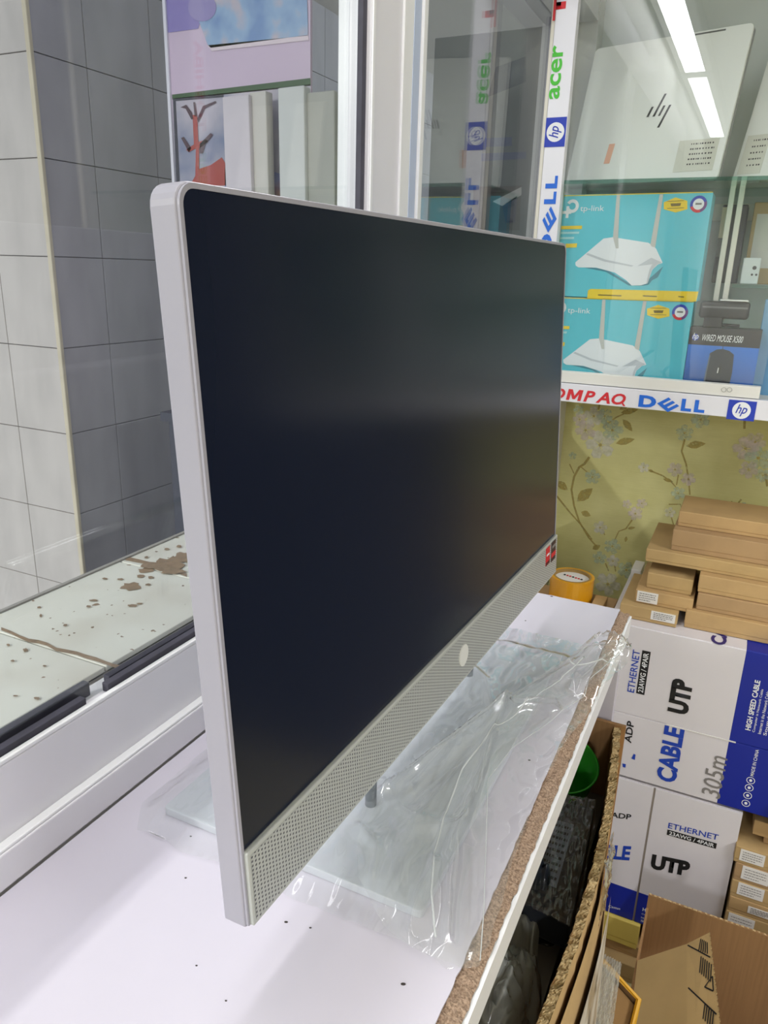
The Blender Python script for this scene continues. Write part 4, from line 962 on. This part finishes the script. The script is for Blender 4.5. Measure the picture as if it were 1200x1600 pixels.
# cartons under the upright cable carton
yu = 1.10
GU = 'low cartons under the upright cable carton'
hA = [0.0008, PY(975, 1502, yu).z - .0, PY(985, 1470, yu).z, zb3 - .0006]
def P7(cx, cy): return (860 + cx / 6, 1380 + cy / 6)
c0 = PY(*P7(800, 810), yu); zA = PY(*P7(780, 740), yu).z; zB = PY(*P7(800, 640), yu).z
xr0 = c0.x
zz0 = .0008
carton((.016, yu - .012, zz0), (xr0 - .016, .22, max(.03, zA - zz0)), M_card2, 'tan carton on the floor, lowest under the upright cable carton', GU)
z_ = zz0 + max(.03, zA - zz0) + .0005
carton((.016, yu + .012, z_), (xr0 - .014, .22, zB - z_), M_card, 'brown carton between the tan and the yellow one below the cable carton', GU); z_ = zB + .0005
carton((.016, yu + .004, z_), (xr0 - .022, .22, zb3 - z_ - .0006), M_yellow, 'yellow carton carrying the upright cable carton', GU)
carton((xr0 + .016, yu + .03, zz0), (.11, .22, zb3 - zz0 - .0006), M_card3, 'kraft carton behind the open brown carton, right of the yellow one', GU)

# ================================================================== TAPE ROLL AND ITS CARTON
tz = PY(893, 893, 1.2).z
tc = PY(894, 905, 1.205)
TR_ = .0435
zt_top = PY(893, 899, 1.205).z
hgt = .052
base_z = zt_top - hgt
carton((-.165, 1.125, .0008), (.172, .135, base_z - .0016), M_card3, 'tall kraft carton standing behind the far end of the counter', name='tall_carton', seam=False)
tp = empty('tape_roll', (tc.x, 1.205, base_z), 'roll of yellow packing tape on a carton behind the counter end', 'tape')
obj('tape_band', MB().lathe([(.0375, 0), (TR_, 0), (TR_, hgt), (.0375, hgt), (.0375, 0)], (0, 0, 0), 48), mat('amber_tape', (226, 160, 24), .22, coat=.5), tp, smooth=False)
obj('cardboard_core', MB().lathe([(.034, .0), (.0372, .0), (.0372, hgt + .0004), (.034, hgt + .0004), (.034, 0)], (0, 0, 0), 40), mat('core_brown', (160, 128, 70), .7), tp)
obj('core_label', MB().poly(disc((0, 0, hgt - .006), (.034, 0, 0), (0, .034, 0), 32)), M_paper, tp)
TPO = Vector((tc.x, 1.205, base_z))
tpm = MB(); tpk = MB()
for k in range(7): (tpm if k % 3 else tpk).poly([(-.02 + .006 * k, .008 - .0015 * k + a, hgt - .0055) for a in (0,)] + [(-.016 + .006 * k, .007 - .0015 * k, hgt - .0055), (-.0155 + .006 * k, .014 - .0015 * k, hgt - .0055), (-.0195 + .006 * k, .015 - .0015 * k, hgt - .0055)])
obj('label_print', tpm, M_red, tp); obj('label_print', tpk, M_blackprint, tp)
carton((PY(926, 934, 1.17).x, 1.165, base_z - .0008), (.022, .05, .018), M_card, 'tiny brown carton right of the yellow tape roll', name='small_carton')
carton((.018, 1.325, zt2 + .0008), (.02, .06, .03), M_paper, 'slim white carton upright behind the brown piles near the tape', name='slim_carton', seam=False)

# ================================================================== TALL OPEN CARTON AT THE COUNTER
oc = empty('open_carton', (.05, .4, .4188), 'torn open brown carton of spare parts tucked under the counter edge', 'box')
OO = Vector((.05, .4, .4188)); ZT = -.2 + ZO
x0, x1, ya_, yb_ = -.07, .112, .10, .592
def ob(n, a, b, m, bev=0): return obj(n, MB().box(Vector(a) - OO, Vector(b) - OO), m, oc, bevel=bev)
ob('carton_bottom', (x0, ya_, .419), (x1, yb_, .423), M_cardin)
ob('inner_side', (x0, ya_, .423), (x0 + .004, yb_, ZT - .03), M_cardin)
ob('far_end', (x0, yb_ - .005, .423), (x1, yb_, ZT + .004), M_cardin)
ob('near_end', (x0, ya_, .423), (x1, ya_ + .005, ZT - .01), M_cardin)
def sidewall(y):         # bowed outline of the aisle side
    t = (y - ya_) / (yb_ - ya_); return x1 + .017 * math.sin(t * math.pi) - .009 * t
NS = 60
def strip(fn_a, fn_b, n=NS):
    return MB().grid(lambda u, v: (fn_a(u) * (1 - v) + fn_b(u) * v) - OO, n, 1)
def yy_(u): return ya_ + (yb_ - ya_) * u
def rag(u, s): return .006 * noise.noise(Vector((u * 40, s, 0))) + .004 * noise.noise(Vector((u * 110, s, 3)))
# double-walled side: inner sheet, outer sheet, torn corrugated top between them
obj('side_inner_sheet', strip(lambda u: Vector((sidewall(yy_(u)) - .005, yy_(u), .423)), lambda u: Vector((sidewall(yy_(u)) - .005 + rag(u, 1) * .4, yy_(u), ZT + rag(u, 1)))), M_cardin, oc)
obj('side_outer_sheet', strip(lambda u: Vector((sidewall(yy_(u)) + .003, yy_(u), .423)), lambda u: Vector((sidewall(yy_(u)) + .003 + rag(u, 2) * .3, yy_(u), ZT + .002 + rag(u, 2) * .6))), M_card, oc)
def torn(u, v):
    y = yy_(u); xx = sidewall(y) - .005 + .008 * v + (rag(u, 1) * .4 * (1 - v) + rag(u, 2) * .3 * v)
    z = ZT + rag(u, 1) * (1 - v) + (rag(u, 2) * .6 + .002) * v + .0015 * noise.noise(Vector((u * 260, v * 6, 2)))
    return Vector((xx, y + .002 * noise.noise(Vector((u * 200, v * 9, 5))), z)) - OO
obj('torn_edge', MB().grid(torn, 420, 6), M_corr, oc)
# outer flap folded down on the aisle side, white printed face
obj('folded_flap', strip(lambda u: Vector((sidewall(.13 + .285 * u) + .007, .13 + .285 * u, ZT - .02)), lambda u: Vector((sidewall(.13 + .285 * u) + .018, .13 + .285 * u, ZT - .32))), M_card, oc)
fl = obj('white_printed_face', strip(lambda u: Vector((sidewall(.15 + .25 * u) + .0135, .15 + .25 * u, ZT - .07 - .0 * u)), lambda u: Vector((sidewall(.15 + .25 * u) + .0195, .15 + .25 * u, ZT - .32)), 20), mat('worn_white_card', (206, 198, 186), .6, var=.25, vscale=30, rgb2=(160, 140, 112)), oc)
mk = MB(); rn = random.Random(5)
for k in range(16):
    y = rn.uniform(.17, .38); z = rn.uniform(ZT - .27, ZT - .09); ln = rn.uniform(.012, .035); wd = rn.uniform(.0015, .004)
    q = lambda y_, z_: Vector((sidewall(y_) + .0138 + (ZT - .07 - z_) * .024 + .0006, y_, z_)) - OO
    mk.poly([q(y, z), q(y + wd, z + .002), q(y + wd * .6, z + ln), q(y - wd * .2, z + ln * .9)])
obj('print_marks', mk, M_blackprint, oc)
# strip of clear tape holding the torn side
def tapef(u, v):
    y = .345 + .05 * v + .004 * noise.noise(Vector((u * 3, v * 4, 1))); z = ZT + .012 - .075 * u
    return Vector((sidewall(y) + .0065 + .004 * math.sin(u * 3.1) + .0035 * noise.noise(Vector((u * 9, v * 7, 2))), y, z)) - OO
obj('clear_tape', MB().grid(tapef, 24, 16), M_bag2, oc, smooth=True)
# ---- contents
gc = PZ(888, 1205, -.235)
gcup = empty('green_cup', (.045, .540, ZO - .294), 'translucent green plastic cup in the open carton', 'cup', rot=(math.radians(14), math.radians(6), 0))
obj('cup_wall', MB().lathe([(0, 0), (.028, 0), (.036, .03), (.0425, .075), (.0435, .0755), (.041, .075), (.0345, .031), (.026, .003), (0, .003)], (0, 0, 0), 40), mat('green_plastic', (38, 134, 34), .25, spec=.6), gcup, smooth=True)
gcup_b = ob('packing_sheet', (x0 + .006, ya_ + .01, .80), (x1 - .010, yb_ - .008, .804), mat('grey_packing', (120, 116, 108), .8))
# power adapter in a clear bag
AZ = -.236
q4 = [PZ(868, 1248, AZ + .0), PZ(930, 1262, AZ + .0), PZ(893, 1445, AZ - .004), PZ(803, 1402, AZ - .004)]
ac = sum(q4, Vector()) / 4
pa = empty('power_adapter', ac - Vector((0, 0, .035)), 'black power adapter brick with a printed label in the open carton', 'adapter')
AO = ac - Vector((0, 0, .035))
obj('brick', MB().hexa([q - Vector((0, 0, .033)) - AO for q in q4], [q - AO for q in q4]), mat('adapter_black', (40, 44, 52), .3), pa, bevel=.004, seg=3)
def qa(s, t, dz=.0006): return q4[0] * (1 - s) * (1 - t) + q4[1] * s * (1 - t) + q4[2] * s * t + q4[3] * (1 - s) * t + Vector((0, 0, dz)) - AO
obj('rating_label', MB().poly([qa(.03, .22), qa(.62, .22), qa(.62, .80), qa(.03, .80)]), mat('slate_label', (124, 134, 154), .4), pa)
tx = MB(); rn = random.Random(11)
for r in range(9):
    t0 = .26 + .058 * r; s = .08
    while s < .56:
        ln = rn.uniform(.02, .07); tx.poly([qa(s, t0, .0009), qa(min(s + ln, .58), t0, .0009), qa(min(s + ln, .58), t0 + .024, .0009), qa(s, t0 + .024, .0009)]); s += ln + .02
obj('label_lines', tx, mat('label_ink', (24, 28, 38), .5), pa)
def filmf(u, v):
    p = qa(-.06 + 1.12 * u, -.04 + 1.08 * v, 0) + AO
    z = .0035 + .004 * abs(noise.noise(Vector((u * 5, v * 7, 3)))) + .003 * abs(noise.noise(Vector((u * 13, v * 16, 7))))
    if u < .04 or u > .95: z -= .02
    return p + Vector((0, 0, z)) - AO
obj('clear_sleeve', MB().grid(filmf, 50, 60), glassmat('crinkled_film', (.93, .95, .94), rough=.06, haze=.05, ior=1.5, bump=.45, bscale=60, boost=2.4), pa, smooth=True)
# crumpled grey bags and cables
def crumple(name, c, rx, ry, h, m, label, cat, seed, rz=0, sag=0):
    t = empty(name, c, label, cat, rot=(0, 0, rz))
    def fn(u, v):
        a = u * 2 * math.pi; r = v
        q = 1 + .18 * noise.noise(Vector((math.cos(a) * 1.6, math.sin(a) * 1.6, seed)))
        x = rx * r * q * math.cos(a); y = ry * r * q * math.sin(a)
        z = h * (1 - r ** 2.2) + h * .55 * noise.noise(Vector((x * 38, y * 26, seed + 3))) + h * .3 * abs(noise.noise(Vector((x * 95, y * 70, seed))))
        return Vector((x, y, max(0.0, z)))
    obj('film', MB().grid(fn, 72, 30), m, t, smooth=True); return t
c1 = PZ(800, 1500, -.29)
crumple('clear_bag', Vector((.056, .235, .8050)), .046, .11, .088, M_bag2, 'crumpled clear bag of screws and bits at the near end of the open carton', 'bag', 4.0)
crumple('black_pouch', Vector((.076, .352, .8050)), .022, .02, .075, mat('dark_film', (34, 38, 44), .18), 'crumpled black plastic pouch between the adapter and the clear bag', 'pouch', 9.0)
cb = MB().tube([(.03, .16, .80), (.05, .2, .825), (.065, .25, .83), (.07, .30, .82), (.05, .33, .80), (.03, .28, .80), (.055, .22, .81), (.075, .18, .795)], .0035, 8)
obj('coiled_cable', MB().tube([Vector(p) - Vector((.05, .24, .765)) for p in [(.03, .16, .775), (.05, .2, .79), (.085, .25, .80), (.09, .30, .79), (.06, .33, .775), (.03, .28, .775), (.055, .22, .785), (.085, .18, .772)]], .0036, 8), mat('cable_black', (20, 20, 22), .4), None, 'black cable coiled in the bottom of the open carton', 'cable', loc=(.0, .22, .805), smooth=True)

# ================================================================== BUBBLE WRAP, PAPER SACK
bz = -.4
WT = (PY(933, 1500, .46), PY(963, 1516, .47)); WB = (Vector((.128, .43, .001)), Vector((.158, .44, .001)))
def bw_(u, v):
    t = WT[0] * (1 - u) + WT[1] * u; b = WB[0] * (1 - u) + WB[1] * u; p = b * (1 - v) + t * v
    b = .0016 * (math.sin(u * 50) * math.sin(v * 260)) + .003 * noise.noise(Vector((u * 6, v * 20, 1)))
    return p + Vector((0, b, 0)) - Vector((.14, .44, 0))
wrap = empty('bubble_wrap', (.14, .44, 0), 'folded strip of silvery bubble wrap standing between the two open cartons', 'packing')
bwm = MB().grid(bw_, 40, 200); bwm.grid(lambda u, v: bw_(u, v) + Vector((.004, .012, 0)), 40, 200)
obj('bubble_sheet', bwm, glassmat('bubble_film', (.9, .92, .92), rough=.18, haze=.45, hcol=(222, 225, 226), ior=1.5, bump=1.0, bscale=110, boost=2.0), wrap, smooth=True)
sk = empty('paper_sack', (.150, .60, 0), 'open paper sack with a yellow rim and black lining beside the bubble wrap', 'sack')
SO = Vector((.150, .60, 0))
def pl_(px, py, y): return PY(px, py, y) - SO
rim1 = [(948, 1500), (955, 1512), (962, 1520), (968, 1545), (974, 1575), (980, 1610), (984, 1650)]
def skin(name, a, b, m, ny=.62, dy=.0, dn=.0):
    mb = MB(); A = [pl_(x, y, ny) for x, y in a]; B = [pl_(x, y, ny + dn) + Vector((0, dy, 0)) for x, y in b]
    for i in range(len(A) - 1): mb.poly([A[i], A[i + 1], B[i + 1], B[i]])
    return obj(name, mb, m, sk)
# sack body: standing folded prism on the floor, open mouth with a rim
zs_ = PY(958, 1545, .62).z
body = MB()
ring0 = [(-.02, -.045), (.02, -.045), (.024, .03), (-.014, .035)]
ring1 = [(-.035, -.07), (.02, -.06), (.026, .02), (-.028, .03)]
topz = [zs_ - .03, zs_ - .06, zs_ + .0, zs_ + .03]
body.add([(x, y, .001) for x, y in ring0] + [(x, y, z) for (x, y), z in zip(ring1, topz)], [(3, 2, 1, 0), (0, 1, 5, 4), (1, 2, 6, 5), (2, 3, 7, 6), (3, 0, 4, 7)])
obj('sack_body', body, mat('sack_kraft', (120, 92, 60), .8, var=.3, vscale=40), sk)
obj('yellow_rim', MB().tube([Vector((x, y, z)) for (x, y), z in list(zip(ring1, topz))[1:]], .004, 6), mat('amber_rim', (214, 160, 30), .5), sk)
lpt = [Vector((x * .9, y * .9, z - .012)) for (x, y), z in zip(ring1, topz)]
obj('kraft_lining', MB().poly(lpt), mat('kraft_lining', (136, 104, 62), .9), sk)
obj('black_lining', MB().poly([p + Vector((0, 0, .002)) for p in (lpt[0], lpt[0].lerp(lpt[1], .8), lpt[0].lerp(lpt[2], .45), lpt[0].lerp(lpt[3], .5))]), mat('matt_black_lining', (16, 15, 16), .95, spec=.1), sk)

# ================================================================== BIG OPEN CARTON ON THE FLOOR
ZC = -.77 + ZO
bA = PZ(1012, 1405, -.77); bB = PZ(1200, 1455, -.77)
bc = empty('open_carton', (.33, .8, 0), 'large open brown carton on the floor with a raised inner flap', 'box')
QO = Vector((.33, .8, 0)); xA = bA.x; xB = .52; yF = (bA.y + bB.y) / 2; yN = .67
def qb(n, a, b, m, bev=0): return obj(n, MB().box(Vector(a) - QO, Vector(b) - QO), m, bc, bevel=bev)
qb('carton_bottom', (xA, yN, .001), (xB, yF, .006), M_cardin)
qb('far_side', (xA, yF, .001), (xB, yF + .004, ZC), M_cardin)
qb('left_side', (xA, yN, .001), (xA + .004, yF, ZC - .03), M_cardin)
qb('right_side', (xB - .004, yN, .001), (xB, yF, ZC - .03), M_cardin)
qb('near_side', (xA, yN - .004, .001), (xB, yN, ZC - .1), M_cardin)
def flute(u, v):
    x = xA + (xB - xA) * u
    return Vector((x, yF + .0045 * v - .0002, ZC + .0012 * math.sin(u * 260) * (1 if v < .5 else .3) + .0008 * noise.noise(Vector((u * 60, v, 0))))) - QO
obj('fluted_edge', MB().grid(flute, 300, 2), M_corr, bc)
# raised flap along the left side, creased
yfl = PZ(1000, 1505, -.80).y
f0 = Vector((xA + .002, yfl, ZC - .03)); f1 = Vector((xA + .002, yN + .02, ZC - .03))
def FP(px, py, y): return PY(px, py, y)
yap = yfl - .012
m0 = PY(1072, 1478, yap); ap = PY(1108, 1460, yap)
fb = PY(1126, 1610, yap - .14); mb_ = PY(1076, 1650, yap - .15)
d_ = (ap - m0)
def near(px, p): return PZ(px, 1660, p.z - ZO)
m1 = near(1073, m0); a1 = near(1131, ap); f1 = near(978, f0)
def flapq(n, p, m): return obj(n, MB().prism([Vector(q) - QO for q in p], (.0, -.0, .004)), m, bc)
lf = mat('flap_cardboard', (218, 184, 126), .8, var=.1, vscale=10, bump=.12, bscale=90)
flapq('flap_lower', [f0, m0, m1, f1], lf)
fu = flapq('flap_upper', [m0, ap, a1, m1], lf)
def fq(s, t, dz=.0046): return m0 * (1 - s) * (1 - t) + ap * s * (1 - t) + a1 * s * t + m1 * (1 - s) * t + Vector((0, 0, dz)) - QO
pm = MB()
def line(s0, t0, s1, t1, wd=.0011):
    a, b = fq(s0, t0), fq(s1, t1); d = (b - a).normalized(); n = d.cross((fq(1, 0) - fq(0, 0)).cross(fq(0, 1) - fq(0, 0)).normalized()) * wd
    pm.poly([a + n, b + n, b - n, a - n])
for k in range(5): line(.62 + .06 * k, .02 + .015 * k, .5 + .08 * k, .12 + .015 * k)
for k in range(6): line(.58 + .07 * k, .18 + .02 * k, .48 + .07 * k, .32 + .02 * k)
for k in range(5): line(.6 + .06 * k, .58 + .02 * k, .5 + .06 * k, .7 + .02 * k)
line(.05, .02, .92, .22); line(.05, .42, .92, .68)
line(.62, .45, .92, .38); line(.92, .38, .9, .5); line(.9, .5, .62, .45)
obj('print_marks', pm, M_blackprint, fu)
obj('flap_edge', MB().grid(lambda u, v: ap * (1 - u) + a1 * u + Vector((.001 * math.sin(u * 150), 0, .005 - .006 * v)) - QO, 120, 2), M_corr, bc)

# ================================================================== OUTSIDE DISPLAY SEEN THROUGH THE GLASS
YO = .92
def U(px, py, y=YO): return PY(px, py, y)
ds = empty('display_board', Vector((-.64, YO, ZO + .2)), 'lilac advertising board with a laptop picture behind the left window', 'board')
DO = Vector((-.64, YO, ZO + .2))
a = U(262, 0); b = U(486, 0); zl = U(270, 148).z; zbtm = ZO + .0468
xa, xb_ = U(268, 150).x, U(485, 122).x
ztp = ZO + 1.0
obj('board', MB().box(Vector((xa, YO, zbtm)) - DO, Vector((xb_, YO + .006, ztp)) - DO), mat('lilac_board', (206, 186, 208), .35), ds)
def dd(n, pts, m, lv=1): return obj(n, MB().poly([Vector((U(*p).x, YO - .0006 * lv, U(*p).z)) - DO for p in pts]), m, ds)
def dnoise(name, c1, c2, c3, scale):
    m = bpy.data.materials.new(name); m.use_nodes = True; nt = m.node_tree; bb = nt.nodes['Principled BSDF']; bb.inputs['Roughness'].default_value = .35
    tc = nt.nodes.new('ShaderNodeTexCoord'); n = nt.nodes.new('ShaderNodeTexNoise'); n.inputs['Scale'].default_value = scale; n.inputs['Detail'].default_value = 3
    r = nt.nodes.new('ShaderNodeValToRGB'); e = r.color_ramp.elements; e[0].color = lin(c1) + (1,); e[0].position = .35; e[1].color = lin(c3) + (1,); e[1].position = .65
    q = e.new(.5); q.color = lin(c2) + (1,)
    nt.links.new(tc.outputs['Object'], n.inputs['Vector']); nt.links.new(n.outputs[0], r.inputs[0]); nt.links.new(r.outputs[0], bb.inputs['Base Color']); return m
dd('violet_print', [(256, -20), (330, -20), (310, 45), (258, 52)], mat('violet_print', (140, 128, 190), .4))
dd('screen_print', [(292, -20), (480, -20), (482, 55), (330, 75), (325, 70)], dnoise('screen_art', (120, 150, 196), (150, 178, 210), (214, 184, 180), 14), 2)
dd('keyboard_print', [(325, 71), (482, 56), (483, 63), (332, 80)], mat('pale_lilac', (224, 208, 216), .4), 2)
dd('blossom_ring', disc(Vector((0, 0, 0)), (1, 0, 0), (0, 1, 0), 3) and [(317 + 22 * math.cos(t / 12 * math.pi), 12 + 22 * math.sin(t / 12 * math.pi)) for t in range(24)], mat('ring_lilac', (150, 140, 190), .4), 3)
dd('green_band', [(269, 148), (485, 122), (486, 134), (270, 156)], mat('dark_green_print', (62, 92, 62), .5), 1)
dd('landscape_print', [(270, 154), (486, 132), (488, 330), (276, 330)], dnoise('landscape_art', (120, 130, 160), (176, 172, 186), (206, 196, 206), 9), 1)
dd('dark_frame', [(271, 155), (350, 148), (350, 152), (275, 158), (284, 330), (278, 330)], mat('frame_dark', (62, 62, 76), .5), 2)
redp = mat('red_tree_print', (168, 70, 66), .5)
dd('tree_print', [(306, 285), (307, 232), (296, 238), (292, 234), (304, 226), (302, 180), (309, 180), (311, 222), (324, 218), (326, 222), (312, 232), (312, 285)], redp, 3)
dkb = mat('branch_dark', (84, 62, 74), .5)
for q in ([(283, 168), (292, 164), (301, 176), (303, 186), (300, 187), (291, 170)], [(309, 186), (318, 166), (338, 158), (339, 161), (321, 170), (311, 192)], [(303, 160), (306, 160), (309, 182), (305, 182)], [(313, 225), (330, 208), (334, 211), (322, 226), (318, 240), (313, 240)], [(296, 238), (284, 216), (288, 214), (300, 232)]): dd('branch_print', q, dkb, 3)
dd('card_print', [(352, 300), (352, 262), (392, 258), (440, 272), (487, 300), (487, 320), (352, 320)], dnoise('violet_card', (120, 130, 186), (160, 160, 206), (210, 150, 120), 12), 2)
dd('hill_print', [(300, 285), (312, 264), (330, 258), (347, 246), (356, 260), (358, 290), (300, 290)], redp, 2)
gtrim = obj('clear_edge', MB().box(Vector((xa - .006, YO - .004, zbtm)) - DO, Vector((xa, YO + .008, ztp)) - DO), mat('acrylic_edge', (228, 226, 236), .2), ds)
# pale slabs added for a blurred, partly mirrored row of laptops/books
for k, (p0, p1, c, lb) in enumerate([((350, 150), (393, 290), (206, 198, 206), 'pale pink-white folder leftmost in the row behind the left window'), ((392, 143), (420, 290), (200, 196, 190), 'cream folder second in the row behind the left window'), ((437, 136), (480, 300), (204, 206, 204), 'grey-white folder third in the row behind the left window'), ((478, 144), (528, 310), (168, 168, 160), 'dull grey folder rightmost in the row behind the left window')]):
    yy = YO - .05 + .008 * k
    A = U(p0[0], p0[1], yy); B = U(p1[0], p0[1] - 2, yy); zb_ = ZO + .0465
    t = empty('laptop_standin', Vector(((A.x + B.x) / 2, yy, zb_)), lb, 'laptop_standin', 'stand-ins for a partly mirrored row of laptops')
    wd = B.x - A.x
    obj('cover', MB().prism([(-wd / 2, 0, 0), (wd / 2, 0, 0), (wd / 2 - .006, .0, A.z - zb_), (-wd / 2 - .004, .0, A.z - zb_ - .001)], (0, .02, 0)), mat('laptop_standin_%d' % k, c, .5, var=.08, vscale=12), t, bevel=.002)
ost = empty('display_shelf', Vector((-.64, .9, 0)), 'dark shelf stand outside carrying the stand-ins behind the left window', 'shelf')
obj('shelf_board', MB().box((-.16, -.06, ZO + .03), (.30, .14, ZO + .046)), mat('dark_shelf', (66, 68, 78), .5), ost)
obj('shelf_legs', MB().box((-.15, -.05, 0), (.29, .1, ZO + .03)), mat('dark_shelf', (66, 68, 78), .5), ost)

# ---- dark poster seen through the outer pane
YP = 1.6
pp = empty('poster_board', Vector((-.45, YP, ZO + .6)), 'grey poster board with a dark blue picture outside the far pane', 'board')
PO = Vector((-.45, YP, ZO + .6))
def pq(n, pts, m, lv=1): return obj(n, MB().poly([Vector((PY(*p, YP).x, YP - .0006 * lv, PY(*p, YP).z)) - PO for p in pts]), m, pp)
A = PY(680, 60, YP); B = PY(900, 400, YP)
obj('board', MB().box(Vector((A.x, YP, 0)) - PO, Vector((B.x, YP + .01, A.z)) - PO), mat('poster_grey', (120, 122, 126), .5, var=.1, vscale=6), pp)
pq('blue_picture', [(775, 105), (822, 88), (822, 128), (762, 152)], mat('poster_navy', (36, 44, 76), .4))
pq('brown_picture', [(740, 292), (815, 290), (812, 360), (738, 360)], mat('poster_brown', (96, 82, 84), .5))
pq('white_flap', [(770, 315), (815, 292), (815, 305), (785, 322)], M_paper, 2); pq('violet_wedge', [(785, 322), (808, 306), (805, 348), (790, 348)], mat('poster_violet', (64, 44, 92), .5), 2)
a = PY(752, 228, YP - .002); b = PY(800, 224, YP - .002)
pq('word_row', [(758, 216), (800, 214), (800, 228), (758, 230)], mat('poster_ink', (84, 92, 140), .5), 1)
pq('word_row', [(752, 240), (822, 237), (822, 248), (752, 252)], MATS['poster_ink'], 1)
